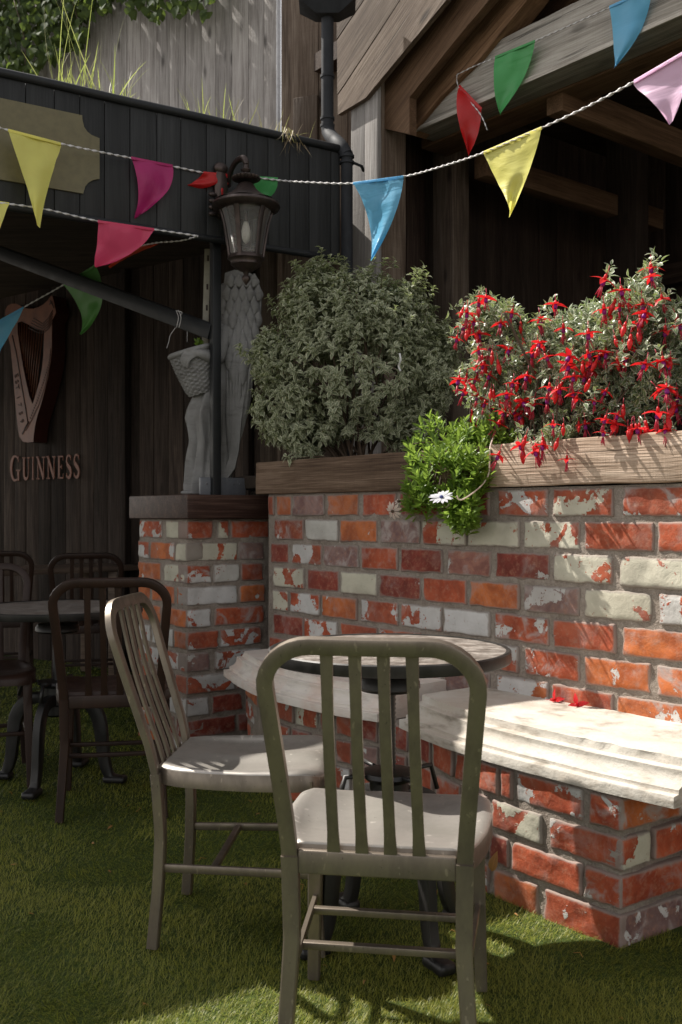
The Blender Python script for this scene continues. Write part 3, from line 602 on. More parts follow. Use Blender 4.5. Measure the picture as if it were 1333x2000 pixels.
    for a_, b_ in zip(lev[:-1], lev[1:]): F += [[a_[j], b_[j], b_[(j + 1) % m], a_[(j + 1) % m]] for j in range(m)]
    F.append(lev[-1][::-1])
    mb = MB(); mb.add(v, F); mb.m[-1][ntop + m:] = 1; mb.build('seat', [seat_mat, frame_mat], root, auto=50)
    root.location = loc; root.rotation_euler = (0, 0, rz); return root
GF = 'grey metal chairs at the round table'; GB = 'dark brown metal chairs in the shade'
chair('metal_chair', 'grey metal slat back chair in front, seen from behind with its back to the camera', M_chair, M_seatg, (.067, 1.886, .006), -.147, GF)
c2 = bpy.data.objects['metal_chair']
k2 = copy_tree(c2); k2.location = (-.448, 2.667, .006); k2.rotation_euler = (0, 0, -1.652); k2['label'] = 'grey metal slat back chair seen from its side, left of the sunny round table'
dk = chair('metal_chair', 'dark brown metal chair seen from behind, pushed up to the shaded round table', M_chairb, M_chairb, (-.81, 3.535, .006), .17, GB)
for loc, rz, lab in (((-1.545, 4.284, .006), math.pi + .326, 'reddish brown metal chair facing the camera, cut off by the left edge of the photo'),
                     ((-1.46, 5.72, .006), .25, 'dark metal chair standing behind the shaded round table, its back to the camera'),
                     ((-2.06, 6.0, .006), .3, 'farthest dark metal chair in the deep shade at the long table, left edge')):
    o = copy_tree(dk); o.location = loc; o.rotation_euler = (0, 0, rz); o['label'] = lab

# ================================================================== TABLES
def round_table(loc, rz, label, group):
    root = tag(empty('round_table', (0, 0, 0)), label, 'table', group)
    mb = MB(); lathe(mb, [(0, .738), (.20, .7385), (.300, .738), (.303, .736)], n=64); lathe(mb, [(0, .722), (.30, .722)], n=64); mb.build('tabletop', M_top, root, auto=30)
    mb = MB(); lathe(mb, [(.296, .7395), (.3045, .741), (.309, .738), (.3095, .715), (.307, .711), (.296, .7105), (.296, .714)], n=72, caps=False); mb.build('rim', M_iron, root, auto=40)
    mb = MB(); lathe(mb, [(0, .700), (.0, .7215), (.03, .7215)][:0] + [(0.001, .7205), (.060, .7205), (.064, .716), (.064, .708), (.05, .70), (.025, .695), (.02, .67), (.0, .67)], n=32); 
    lathe(mb, [(0.001, .672), (.070, .668), (.079, .655), (.080, .640), (.072, .632), (.03, .628), (.0, .627)], n=40); mb.build('top_flange', M_iron, root, auto=40)
    mb = MB(); z = np.linspace(.33, .665, 60); rr = .0165 + .0018 * (np.arange(60) % 2); lathe(mb, list(zip(rr, z)), n=20); mb.build('threaded_column', M_iron, root, auto=40)
    mb = MB(); lathe(mb, [(0.001, .43), (.045, .43), (.068, .425), (.072, .415), (.060, .405), (.050, .40), (.050, .33), (.058, .325), (.058, .29), (.045, .28), (0.001, .28)], n=28); mb.build('hub', M_iron, root, auto=40)
    for k in range(4):
        a = k * math.pi / 2 + .32; d = V(math.cos(a), math.sin(a), 0); mb = MB()
        pth = catmull([(.03, .345), (.08, .352), (.125, .330), (.158, .27), (.172, .17), (.180, .09), (.200, .030), (.232, .018)], 6)
        p3 = pth[:, :1] * d + pth[:, 1:] * Z3; n = len(p3); sweep(mb, p3, np.cross(d, Z3), np.interp(np.linspace(0, 1, n), [0, .5, .85, 1], [.030, .030, .030, .045]), np.interp(np.linspace(0, 1, n), [0, .4, .8, 1], [.045, .050, .036, .022])); 
        rbox(mb, d * .220 + Z3 * .016, (d, np.cross(Z3, d), Z3), (.085, .05, .03), .012, (2, 1, 1)); mb.build('leg', M_iron, root, auto=50)
        mb = MB(); p4 = [d * .05 + Z3 * .42, d * .13 + Z3 * .425, d * .15 + Z3 * .36]; tube(mb, p4, .007, sec=C6); mb.build('brace', M_iron, root)
    root.location = loc; root.rotation_euler = (0, 0, rz); return root
GT = 'round cast iron pedestal tables'
t1 = round_table((.123, 2.555, .004), .2, 'worn round table with a black rim standing in the sun by the stone bench', GT)
t2 = copy_tree(t1); t2.location = (-1.15, 4.05, .004); t2.rotation_euler = (0, 0, -.44); t2.scale = (1.1, 1.1, .955); t2['label'] = 'round table in the shade between the dark brown chairs'
lt = tag(empty('long_table', (-2.0, 6.7, 0)), 'long plain wooden table far back in the shade', 'table')
a, b = V(-2.5, 5.65), V(-1.33, 6.72); d = nrm(b - a); nn = V(-d[1], d[0]); mb = MB()
for i in range(4): board(mb, v3(a + nn * (.07 + .13 * i), .725), v3(b + nn * (.07 + .13 * i), .725), v3(nn), .126, .034)
part(mb, 'tabletop', M_wtable, lt)
for s, t in ((.12, .06), (.12, .44), (.88, .06), (.88, .44)):
    mb = MB(); q = a + (b - a) * s + nn * t; rbox(mb, v3(q, .353), ((1, 0, 0), (0, 1, 0), (0, 0, 1)), (.06, .06, .706), .004); part(mb, 'leg', M_wtable, lt)

# ================================================================== BACK WALL, FENCE, SHELTER
BW0 = V((100 - CX) / FPX * 7.4, 7.4); BU = nrm(V(.8, -.6)); BN = nrm(V(-.6, -.8))     # dark timber wall at the back
def plank_wall(mb, p0, u, n, ta, tb, z0, z1, wd, thick=.022, gap=.004, tones=(.6, 1.35), mat=0, step=.004):
    t = ta
    while t < tb:
        w_ = wd * rng.uniform(.85, 1.15); w_ = min(w_, tb - t) if tb - t < w_ * 1.3 else w_; c = p0 + u * (t + w_ / 2) + n * rng.uniform(0, step)
        tn = rng.uniform(*tones); board(mb, v3(c, z0), v3(c, z1), v3(u), w_ - gap, thick, .002, tn, seg=2); t += w_
bw = tag(empty('timber_wall', (-1.5, 7, 0)), 'dark stained vertical board wall at the back of the shelter behind the statue', 'wall')
mb = MB(); plank_wall(mb, BW0, BU, BN, -2.5, 2.6, -.02, 3.1, .15, tones=(.5, 1.7)); part(mb, 'boards', M_dark, bw, auto=35)
mb = MB(); c = BW0 + BU * .05 - BN * .05; rbox(mb, v3(c, 1.5), (v3(BU), v3(BN), Z3), (5.1, .06, 3.1), .004); part(mb, 'backing', M_dark, bw)
for x in (245, 485):
    mb = MB(); q = on_plane(BW0 + BN * .045, BU, x, 900); board(mb, V(q[0], q[1], 0), V(q[0], q[1], 3.05), v3(BU), .05, .05, .004, .8); part(mb, 'stud', M_dark, bw)
FW0 = V((100 - CX) / FPX * 7.75, 7.75)
fe = tag(empty('board_fence', (-1.5, 7.3, 2.6)), 'tall weathered pale grey vertical board fence above the grassy roof', 'fence')
ta, tb = line_t(FW0, BU, -160), line_t(FW0, BU, 547); mb = MB(); plank_wall(mb, FW0, BU, BN, ta, tb, 2.6, 5.8, .145, tones=(.8, 1.2), gap=.003); part(mb, 'boards', M_fence, fe, auto=35)
mb = MB(); q = FW0 + BU * (tb + .006) + BN * .02; rbox(mb, v3(q, 4.2), (v3(BU), v3(BN), Z3), (.016, .03, 3.2), .003); part(mb, 'edge_trim', M_white, fe)
# shelter: black fascia, roof, post, brace
F0 = V(-1.41, 4.13); FU = nrm(V(.85, .525)); FN = nrm(V(.525, -.85)); FT0, FT1 = -4.2, line_t(F0, FU, 663)
ZB, ZTOP = 2.366, 2.895
sh = tag(empty('timber_shelter', (-.59, 4.70, CAPZ)), 'black boarded shelter roof edge with steel post and diagonal brace', 'shelter')
mb = MB(); plank_wall(mb, F0, FU, FN, FT0, FT1, ZB, ZTOP, .112, thick=.02, gap=.003, tones=(.8, 1.2), step=.002); rbox(mb, v3(F0 + FU * (FT0 + FT1) / 2 - FN * .022, (ZB + ZTOP) / 2), (v3(FU), v3(FN), Z3), (FT1 - FT0 - .004, .018, ZTOP - ZB - .01), .002, col=(.8,) * 3); part(mb, 'fascia', M_black, sh, auto=35)  # second sheet added behind the boards to block sun through the gaps
mb = MB(); c = F0 + FU * (FT0 + FT1) / 2 - FN * .03
tube(mb, [v3(F0 + FU * t + FN * .012, ZTOP + .012 + .0012 * math.sin(t * 9)) for t in np.linspace(FT0, FT1 + .03, 50)], .020); tube(mb, [v3(F0 + FU * t + FN * .004, ZB - .006) for t in np.linspace(FT0, FT1, 30)], .017)
part(mb, 'edge_roll', M_steel, sh)
mb = MB(); rp = [v3(F0 + FU * (FT1 - .002) - FN * .02), v3(F0 + FU * FT0 - FN * .02), V(-9, 6.5, 0), V(-4.6, 10.2, 0), v3(BW0 + BU * 2.35 - BN * .2), ]
def prism(mb, pts, z0, z1, **kw):
    n = len(pts); pts = np.asarray(pts)[:, :2]; a_ = sum(pts[i][0] * pts[(i + 1) % n][1] - pts[(i + 1) % n][0] * pts[i][1] for i in range(n))
    if a_ < 0: pts = pts[::-1]
    v = np.vstack([np.column_stack([pts, np.full(n, z0)]), np.column_stack([pts, np.full(n, z1)])]); F = [list(range(n))[::-1], list(range(n, 2 * n))] + [[i, (i + 1) % n, (i + 1) % n + n, i + n] for i in range(n)]
    mb.add(v, F, **kw)
prism(mb, rp, 2.80, 2.87); part(mb, 'roof', M_soil, sh, smooth=False)
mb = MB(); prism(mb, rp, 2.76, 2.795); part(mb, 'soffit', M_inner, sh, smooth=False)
mb = MB(); c = v3(F0 + FU * FT1, 0) - v3(FN) * .02
rbox(mb, v3(F0 + FU * ((FT1 + FT0) / 2) - FN * .05, ZB + .10), (v3(FU), v3(FN), Z3), (FT1 - FT0, .05, .2), .004); part(mb, 'beam', M_steel, sh)
PX0 = V(-.592, 4.705)
mb = MB(); rbox(mb, v3(PX0, (CAPZ + ZB) / 2 + .05), (v3(FU), v3(FN), Z3), (.042, .042, ZB - CAPZ + .10), .004); part(mb, 'post', M_steel, sh, auto=40)
mb = MB(); bp = [V(-.605, 4.715, 1.945), P(-60, 471, 5.95)]; bdv = nrm(bp[1] - bp[0]); sweep(mb, [bp[0], bp[0] + (bp[1] - bp[0]) * .5, bp[1]], np.cross(bdv, nrm(V(.62, .78, 0))), .074, .05); part(mb, 'brace', M_steel, sh, auto=40)
mb = MB(); q = P(433, 950, 4.70); rbox(mb, V(q[0], 4.745, CAPZ + .043), (v3(FU), v3(FN), Z3), (.235, .02, .084), .003)
for xx in (.05, .085, -.085): rbox(mb, V(q[0], 4.745, CAPZ + .055) + v3(FU) * xx + v3(FN) * .012, (v3(FU), v3(FN), Z3), (.008, .006, .008), .002)
part(mb, 'base_bracket', M_bracket, sh, auto=40)
st = MB(); q0, q1 = P(406, 486, 4.9), P(401, 672, 4.9)
board(st, q0, q1, (1, 0, 0), .030, .006, .002, 1.); o = st.build('steel_strip', M_strip, auto=40); tag(o, 'cream slotted steel strip standing beside the black post above the brace', 'steel strip')
for f in (.10, .40, .62):
    mbx = MB(); c = q0 + (q1 - q0) * f; rbox(mbx, c + V(.004, -.0035, 0), ((1, 0, 0), (0, 1, 0), (0, 0, 1)), (.009, .003, .028), .0014); mbx.build('slot', M_carve, o, auto=40)
# olive sign plate with notched corners
sp = lambda x, y: on_plane(F0 + FN * .022, FU, x, y)
pts = [(161, 225), (162, 236), (165, 248), (171, 257), (180, 264), (195, 270), (195, 349), (184, 351), (174, 356), (167, 364), (163, 378)]
tc = line_t(F0, FU, 0) - .12
def mirror(p): t = (p[:2] - (F0 + FN * .022)) @ FU; q = F0 + FN * .022 + FU * (2 * tc - t); return V(q[0], q[1], p[2])
pp = [sp(*p) for p in pts]; pl = [mirror(p) for p in pp[::-1]]
mb = MB(); poly_board(mb, pp + pl, v3(FN), .012, v3(FU)); o = mb.build('sign_plate', M_sign, smooth=False); tag(o, 'blank olive gold sign plate with notched corners on the black fascia', 'sign')

# harp sign and lettering on the back wall
hp = lambda x, y, d=.12: on_plane(BW0 + BN * (.03 + d), BU, x, 540 + y)      # x, y in photo pixels below row 540
Hs = lambda L: [(a / 4.545, b / 4.545) for a, b in L]
outer = Hs([(48, 330), (52, 290), (72, 258), (105, 241), (145, 242), (180, 256), (210, 276), (250, 286), (300, 284), (345, 272), (390, 245), (425, 212), (452, 172), (466, 168), (482, 235), (500, 320), (486, 350), (466, 392), (463, 520), (462, 640), (452, 760), (430, 890), (398, 1020), (362, 1150), (330, 1250), (312, 1330), (300, 1430), (298, 1468), (250, 1474), (205, 1466), (172, 1420), (158, 1330), (143, 1180), (128, 1000), (112, 800), (95, 620), (72, 520), (58, 420)])
hole = Hs([(158, 410), (200, 398), (260, 432), (330, 462), (395, 486), (392, 560), (388, 680), (376, 800), (352, 930), (322, 1040), (300, 1108), (290, 1132), (262, 1060), (232, 930), (205, 790), (180, 640), (160, 500)])
def plate(outer3, hole3, nvec, thick, m_face, m_side, name, root):
    bm = bmesh.new(); E = []
    for L in (outer3, hole3):
        if not L: continue
        vs_ = [bm.verts.new(p) for p in L]; E += [bm.edges.new((vs_[i], vs_[(i + 1) % len(vs_)])) for i in range(len(vs_))]
    bmesh.ops.triangle_fill(bm, use_beauty=True, edges=E); fs = list(bm.faces)
    for f in fs: f.normal_update()
    if fs and sum((f.normal.dot(Vector(nvec)) for f in fs)) < 0: bmesh.ops.reverse_faces(bm, faces=fs)
    r = bmesh.ops.extrude_face_region(bm, geom=fs, use_keep_orig=True); nv = [g for g in r['geom'] if isinstance(g, bmesh.types.BMVert)]
    for v_ in nv: v_.co -= Vector(nvec) * thick
    for f in bm.faces: f.material_index = 1
    for f in fs: f.material_index = 0
    bmesh.ops.recalc_face_normals(bm, faces=bm.faces)
    me = bpy.data.meshes.new(name); bm.to_mesh(me); me.materials.append(m_face); me.materials.append(m_side); o = bpy.data.objects.new(name, me); COL.objects.link(o); o.parent = root
    me.transform(Matrix.Translation(root.location).inverted()); return o
hr = empty('harp_sign', tuple(hp(60, 330, 0))); tag(hr, 'large copper coloured wooden harp emblem mounted on the dark board wall', 'sign')
plate([hp(*p) for p in outer], [hp(*p) for p in hole], v3(BN), .118, M_harpf, M_harps, 'harp_frame', hr)
for i in range(10):
    x0, y0 = 172 + i * 23.5, 400 + i * 9; x1, y1 = 188 + i * 13.2, 640 + i * 55
    a, b = hp(x0 / 4.545, y0 / 4.545, .105), hp(x1 / 4.545, y1 / 4.545, .105); mb = MB(); tube(mb, [a, (a + b) / 2, b], .0038, sec=C6); part(mb, 'harp_string', M_harpf, hr)
mb = MB()                                                  # carved lines on the face
def carve(L, wd=.006):
    q = [hp(a / 4.545, b / 4.545, .1215) for a, b in L]; sweep(mb, q, np.cross(v3(BN), nrm(q[-1] - q[0])), wd, .003)
for k in range(5):
    dy = k * 26; carve([(300 - 12 * k, 372 + dy * .8), (335, 392 + dy), (380, 420 + dy * .8), (430, 372 + dy * .9), (470, 300 + dy)])
for k in range(4): carve([(440 + k * 3, 250 - k * 14), (470 + k * 4, 222 + k * 20)])
carve([(110, 520), (150, 700), (190, 950), (225, 1150), (250, 1300)], .010); carve([(258, 1290), (225, 1345), (200, 1400)], .014)
for k in range(26):
    t = k / 25; x, y = 452 - 175 * t ** 1.25 - 0, 690 + 560 * t; carve([(x - 9, y), (x + 1, y + 12)], .006)
carve([(452, 640), (440, 800), (405, 960), (350, 1130), (290, 1260), (230, 1370)], .004)
part(mb, 'carved_line', M_carve, hr)
def text_on(root, s, x, y, size, d, mat, name, rot=0.):
    cu = bpy.data.curves.new(name, 'FONT'); cu.body = s; cu.size = size; cu.extrude = .002; cu.align_x = 'CENTER'; cu.align_y = 'CENTER'
    tmp = bpy.data.objects.new(name, cu); COL.objects.link(tmp); dg = bpy.context.evaluated_depsgraph_get(); me = bpy.data.meshes.new_from_object(tmp.evaluated_get(dg)); bpy.data.objects.remove(tmp)
    p = hp(x, y, d); u, n = v3(BU), v3(BN); c, s_ = math.cos(rot), math.sin(rot); ex_ = u * c + Z3 * s_; ey = -u * s_ + Z3 * c
    Mx = Matrix([[ex_[i], ey[i], n[i], p[i] - root.location[i]] for i in range(3)] + [[0, 0, 0, 1]]); me.transform(Mx); me.materials.clear(); me.materials.append(mat)
    o = bpy.data.objects.new(name, me); COL.objects.link(o); o.parent = root; return o
for i, ch in enumerate('EST1759'):
    t = i / 6; x, y = [(148, 880), (150, 935), (155, 985), (165, 1075), (175, 1140), (185, 1215), (196, 1285)][i]
    text_on(hr, ch, x / 4.545, y / 4.545, .062, .1205, M_carve, 'lettering', R(-62 if False else -75))
# painted wall lettering, serif capitals drawn as flat strokes
def ribbon(mb, pts, wds, mapf, th=.006):
    pts = np.asarray(pts, float); n = len(pts); T = nrm(np.gradient(pts, axis=0)); Nn = np.stack([-T[:, 1], T[:, 0]], -1); w_ = np.interp(np.linspace(0, 1, n), np.linspace(0, 1, len(wds)), wds) / 2
    A = pts + Nn * w_[:, None]; B = pts - Nn * w_[:, None]; f = [mapf(*p) for p in A] + [mapf(*p) for p in B]; f = np.array(f); g = f - v3(BN) * th; v = np.vstack([f, g]); F = []
    for i in range(n - 1):
        a, b, c, d = i, i + 1, n + i + 1, n + i; F += [[a, b, c, d], [2 * n + d, 2 * n + c, 2 * n + b, 2 * n + a], [a, 2 * n + a, 2 * n + b, b], [d, c, 2 * n + c, 2 * n + d]]
    F += [[0, n, 3 * n, 2 * n], [n - 1, 3 * n - 1, 4 * n - 1, 2 * n - 1]]; mb.add(v, F)
def arc(cx, cy, rx, ry, a0, a1, n=14): return [(cx + rx * math.cos(R(t)), cy + ry * math.sin(R(t))) for t in np.linspace(a0, a1, n)]
K, k_ = .20, .07
GL = {'I': [([(.5, 0), (.5, 1)], [.34]), ([(.15, .03), (.85, .03)], [.05]), ([(.15, .97), (.85, .97)], [.05])],
      'U': [([(.22, 1), (.22, .3)] + arc(.5, .28, .28, .24, 180, 360, 10) + [(.78, .3), (.78, 1)], [K, K, .12, k_, k_]), ([(.02, .97), (.42, .97)], [.05]), ([(.62, .97), (.96, .97)], [.05])],
      'N': [([(.2, 0), (.2, .95)], [k_]), ([(.16, .97), (.82, .03)], [K * .9]), ([(.82, .03), (.82, 1)], [k_]), ([(.02, .03), (.38, .03)], [.05]), ([(.64, .97), (.99, .97)], [.05]), ([(.0, .97), (.26, .97)], [.05])],
      'E': [([(.26, 0), (.26, 1)], [K * 1.2]), ([(.08, .97), (.88, .97)], [.06]), ([(.08, .03), (.92, .03)], [.06]), ([(.26, .52), (.68, .52)], [.05]), ([(.87, .99), (.87, .80)], [.06]), ([(.91, 0), (.91, .22)], [.06]), ([(.68, .62), (.68, .42)], [.05])],
      'S': [(arc(.5, .74, .33, .24, 25, 180, 9) + [(.22, .62), (.5, .5), (.74, .38)] + arc(.47, .26, .35, .24, 10, -155, 10), [k_, .09, .15, .24, .22, .12, k_]), ([(.80, .98), (.80, .78)], [.05]), ([(.14, .02), (.14, .22)], [.05])],
      'G': [(arc(.52, .5, .40, .47, 50, 320, 24), [k_, k_, K, K, .14, k_, k_]), ([(.80, .02), (.80, .42)], [K * .8]), ([(.58, .42), (.98, .42)], [.05]), ([(.80, .98), (.80, .74)], [.05])]}
lr = empty('wall_lettering', tuple(hp(88, 372, 0))); tag(lr, 'copper coloured serif wall lettering under the harp on the dark boards', 'lettering')
boxes = [('G', 88, 182, 1588, 1818), ('U', 198, 268, 1604, 1806), ('I', 280, 306, 1600, 1806), ('N', 322, 402, 1598, 1802), ('N', 412, 496, 1594, 1798), ('E', 510, 566, 1592, 1794), ('S', 582, 640, 1584, 1790), ('S', 650, 712, 1578, 1786)]
for chn, x0, x1, y0, y1 in boxes:
    mb = MB(); mp = lambda a, b: hp((x0 + a * (x1 - x0)) / 4.545, (y1 - b * (y1 - y0)) / 4.545, .004)
    for pts_, wd_ in GL[chn]:
        n_ = len(pts_); wf = 1.0
        ribbon(mb, pts_, wd_ if len(wd_) > 1 else wd_ * 2, mp)
    part(mb, 'letter', M_rust, lr, smooth=False)

# ------------------------------------------------------------------ drain pipe
dp = tag(empty('downpipe', (0, 5, 0)), 'dark grey plastic downpipe with box hopper between the shed boards and the pavilion', 'downpipe')
xa = P(640, 100, 5.15)[0]; xb = P(678, 400, 4.98)[0]; zof = lambda y, D: EYE - (y - HOR) / FPX * D
mb = MB(); tube(mb, [(xa, 5.15, zof(30, 5.15)), (xa, 5.15, zof(140, 5.15)), (xa, 5.15, zof(247, 5.15))], .0325, sec=CIRC); part(mb, 'upper_pipe', M_pvc, dp, auto=60)
mb = MB(); el = catmull([(xa, 5.15, zof(247, 5.15)), (xa + .012, 5.13, zof(266, 5.15)), (xb - .03, 5.01, zof(284, 5.0)), (xb, 4.98, zof(304, 4.98))], 6); tube(mb, el, .0345); part(mb, 'offset_bend', M_pvc, dp, auto=60)
mb = MB(); tube(mb, [(xb, 4.98, zof(300, 4.98)), (xb, 4.98, 2.0), (xb, 4.98, 1.2)], .030); part(mb, 'lower_pipe', M_pvc, dp, auto=60)
mb = MB()
for x, y_, z in ((xa, 5.15, zof(150, 5.15)), (xa, 5.15, zof(232, 5.15)), (xa, 5.15, zof(246, 5.15)), (xb, 4.98, zof(306, 4.98)), (xb, 4.98, zof(318, 4.98))):
    lathe(mb, [(.033, -.006), (.037, -.006), (.037, .006), (.033, .006)], c=(x, y_, z), n=24); part(mb, 'pipe_clip', M_pvc, dp, auto=40); mb = MB()
tube(mb, [(xb + .03, 4.99, zof(316, 4.98)), (xb + .075, 5.03, zof(318, 4.98)), (xb + .085, 5.08, zof(320, 4.98))], .008, sec=C6); part(mb, 'pipe_bracket', M_pvc, dp, auto=40)
mb = MB(); zc = zof(0, 5.15); hx = P(640, 0, 5.15)[0]
for s in range(1): rbox(mb, (hx, 5.14, zc + .045), ((1, 0, 0), (0, 1, 0), (0, 0, 1)), (.29, .17, .16), .006)
v = [(hx + sx * a, 5.14 + sy * b, z) for z, a, b in ((zc - .035, .145, .085), (zc - .095, .06, .05)) for sx, sy in ((-1, -1), (1, -1), (1, 1), (-1, 1))]; mb.add(v, [[0, 1, 5, 4], [1, 2, 6, 5], [2, 3, 7, 6], [3, 0, 4, 7], [4, 5, 6, 7], [3, 2, 1, 0]]); part(mb, 'hopper', M_pvc, dp, auto=40)

# ------------------------------------------------------------------ shed wall between fence and pavilion
SW = V(P(552, 0, 5.85)[0], 5.85); SU = nrm(V(.93, -.36)); SN = nrm(V(-.36, -.93))
sw = tag(empty('shed_wall', (0, 5.6, 0)), 'brown grey vertical board wall behind the downpipe', 'wall')
mb = MB(); plank_wall(mb, SW, SU, SN, 0, .62, -.02, 5.8, .21, tones=(.55, .9)); part(mb, 'boards', M_shed, sw, auto=35)  # boards carried up out of view, height added to shade the pipe bend
mb = MB(); q = on_plane(SW + SN * .03, SU, 598, 190); board(mb, V(q[0], q[1], 2.6), V(q[0], q[1], q[2]), v3(SU), .15, .03, .003, .55); part(mb, 'lower_panel', M_shed, sw, auto=35)
mb = MB(); c = SW + SU * .31 - SN * .04; rbox(mb, v3(c, 2.4), (v3(SU), v3(SN), Z3), (.66, .03, 4.9), .003); part(mb, 'backing', M_inner, sw)
mb = MB(); q = on_plane(SW + SN * .25, SU, 528, 700); board(mb, V(q[0], q[1], 1.0), V(q[0], q[1], 2.6), v3(SU), .11, .03, .003, .6); q2 = on_plane(SW + SN * .27, SU, 547, 700); board(mb, V(q2[0], q2[1], 1.0), V(q2[0], q2[1], 2.6), v3(SU), .02, .03, .003, 1.1); part(mb, 'corner_board', M_shed, sw, auto=35)

# ================================================================== PAVILION
pv = tag(empty('timber_pavilion', (.6, 5.2, 0)), 'open timber pavilion with heavy posts and a pale grey front beam over a dark interior', 'pavilion')
BK = -NC                                                 # away from the camera
PC = V(P(742, 400, 5.3)[0], 5.3)                         # front corner of the big post
def face_u(t, x, y): return on_plane(PC, U, x, y)
def post(name, c, wu, wb, z0, z1, mat, tone, tone2=None):
    mb = MB(); rbox(mb, v3(c + BK * wb / 2 - U * wu / 2, (z0 + z1) / 2), (Z3, v3(U), v3(BK)), (z1 - z0, wu, wb), .006, (20, 1, 1), jit=.002, col=(tone,) * 3); return part(mb, name, mat, pv, auto=40)
post('post', PC, .225, .19, .3, 3.72, M_shed, 1.05)
mb = MB()                                                # boards fixed to the face of the big post and to its left
for i, (xa_, xb_, tn) in enumerate(((690, 716, .62), (716.5, 741.5, .85))):
    qa, qb = on_plane(PC + NC * .016, U, xa_, 400), on_plane(PC + NC * .016, U, xb_, 400); m_ = (qa + qb) / 2; board(mb, V(m_[0], m_[1], .9), V(m_[0], m_[1], 3.35), v3(U), np.linalg.norm(qb - qa) - .003, .028, .003, tn, seg=10, jit=.001)
part(mb, 'face_board', M_fence, pv, auto=40)
mb = MB()
for i in range(5):
    q = on_plane(PC + BK * .12, U, 668 - 14 + i * 1, 0); c = PC + BK * .14 - U * (.24 + .14 * i); board(mb, v3(c, .8), v3(c, 3.6), v3(U), .136, .03, .003)
part(mb, 'side_board', M_shed, pv, auto=40)
# main beam
B0 = V(P(800, 200, 5.4)[0], 5.4); bz = zof(262, 5.4); tb_ = line_t(B0, U, 1333) + .9
mb = MB(); c = B0 + BK * .09
rbox(mb, v3(c + U * tb_ / 2, bz + .135), (v3(U), v3(BK), Z3), (tb_, .18, .27), .006, (40, 1, 1), jit=.003, jf=7, col=(1.05,) * 3); part(mb, 'front_beam', M_beam, pv, auto=40)
mb = MB(); rbox(mb, v3(B0 - BK * .004 + U * tb_ / 2, bz + .006), (v3(U), v3(BK), Z3), (tb_, .012, .022), .002, col=(1.5,) * 3); part(mb, 'beam_lip', M_beam, pv)
mb = MB(); rbox(mb, v3(B0 + BK * .28 + U * (tb_ / 2 - .1), bz + .02), (v3(U), v3(BK), Z3), (tb_, .2, .06), .006, col=(.8,) * 3); part(mb, 'inner_plate', M_brown, pv, auto=40)
# gable boards (verge of the roof)
gp = lambda x, y, d=.06: on_plane(PC + NC * d, U, x, y)
gd = nrm(gp(843, 0) - gp(714, 191)); mb = MB()
poly_board(mb, [gp(*p) for p in ((660, 224), (714, 191.5), (872, 0), (890, -40), (806, -40), (783, 0), (673, 168), (660, 186))], v3(NC), .03, gd, .95)
poly_board(mb, [gp(*p) for p in ((659, 184), (672, 165.5), (781, 0), (805, -40), (735, -40), (712, 0), (659, 78))], v3(NC), .028, gd, .8)
poly_board(mb, [gp(*p) for p in ((658, 76), (710, 0), (733, -40), (658, -40))], v3(NC), .028, gd, .62)
part(mb, 'gable_board', M_shed, pv, smooth=False)
mb = MB(); poly_board(mb, [gp(*p, d=-.035) for p in ((720, 192), (716, 215), (745, 250), (800, 262), (800, 190), (905, 60), (990, -40), (894, -40))], v3(NC), .05, gd, .6); part(mb, 'verge_rafter', M_brown, pv, smooth=False)
rp_ = lambda x, y, d=-.16: on_plane(PC + NC * d, U, x, y); gd2 = nrm(rp_(1030, 0) - rp_(940, 105)); mb = MB()
poly_board(mb, [rp_(*p) for p in ((800, 205), (800, 262), (860, 190), (940, 112), (1030, 0), (1065, -50), (960, -50), (880, 55))], v3(NC), .12, gd2, 1.2); part(mb, 'rafter', M_brown, pv, smooth=False)
mb = MB(); poly_board(mb, [rp_(*p, d=-.42) for p in ((800, 230), (930, 130), (1100, 40), (1210, -20), (1260, -60), (930, -60), (800, 100))], v3(NC), .05, gd2, .55); part(mb, 'roof_lining', M_brown, pv, smooth=False)
# interior: joist, ceiling, posts, back wall
mb = MB(); a = B0 + U * line_t(B0, U, 1030) + BK * .19; rbox(mb, v3(a + BK * .96, bz - .02), (v3(BK), v3(U), Z3), (1.9, .10, .15), .006, (10, 1, 1), col=(.8,) * 3); part(mb, 'joist', M_brown, pv, auto=40)
mb = MB(); a = B0 + U * .1 + BK * .4; rbox(mb, v3(a + BK * .9, bz - .10), (v3(BK), v3(U), Z3), (1.7, .10, .13), .006, (10, 1, 1), col=(.7,) * 3); part(mb, 'joist', M_brown, pv, auto=40)
I0 = W0 + U * -2.2 + BK * 3.6
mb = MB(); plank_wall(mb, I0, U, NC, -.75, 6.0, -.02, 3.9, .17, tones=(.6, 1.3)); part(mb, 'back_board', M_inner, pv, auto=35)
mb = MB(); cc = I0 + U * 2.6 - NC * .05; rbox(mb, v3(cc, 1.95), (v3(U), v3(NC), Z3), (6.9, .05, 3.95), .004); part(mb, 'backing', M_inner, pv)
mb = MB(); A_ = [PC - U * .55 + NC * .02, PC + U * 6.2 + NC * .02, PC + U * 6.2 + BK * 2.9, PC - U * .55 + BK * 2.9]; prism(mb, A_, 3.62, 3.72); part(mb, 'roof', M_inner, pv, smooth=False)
mb = MB(); cs = PC - U * .50 + BK * 1.35; plank_wall(mb, PC - U * .36 + BK * .2, BK, U, 0, 2.6, -.02, 3.62, .17, tones=(.6, 1.2)); rbox(mb, v3(PC - U * .40 + BK * 1.5, 1.8), (v3(BK), v3(U), Z3), (2.6, .03, 3.62), .003); part(mb, 'end_board', M_inner, pv, auto=35)  # extra sheet added at the planks so no outside light shows between them
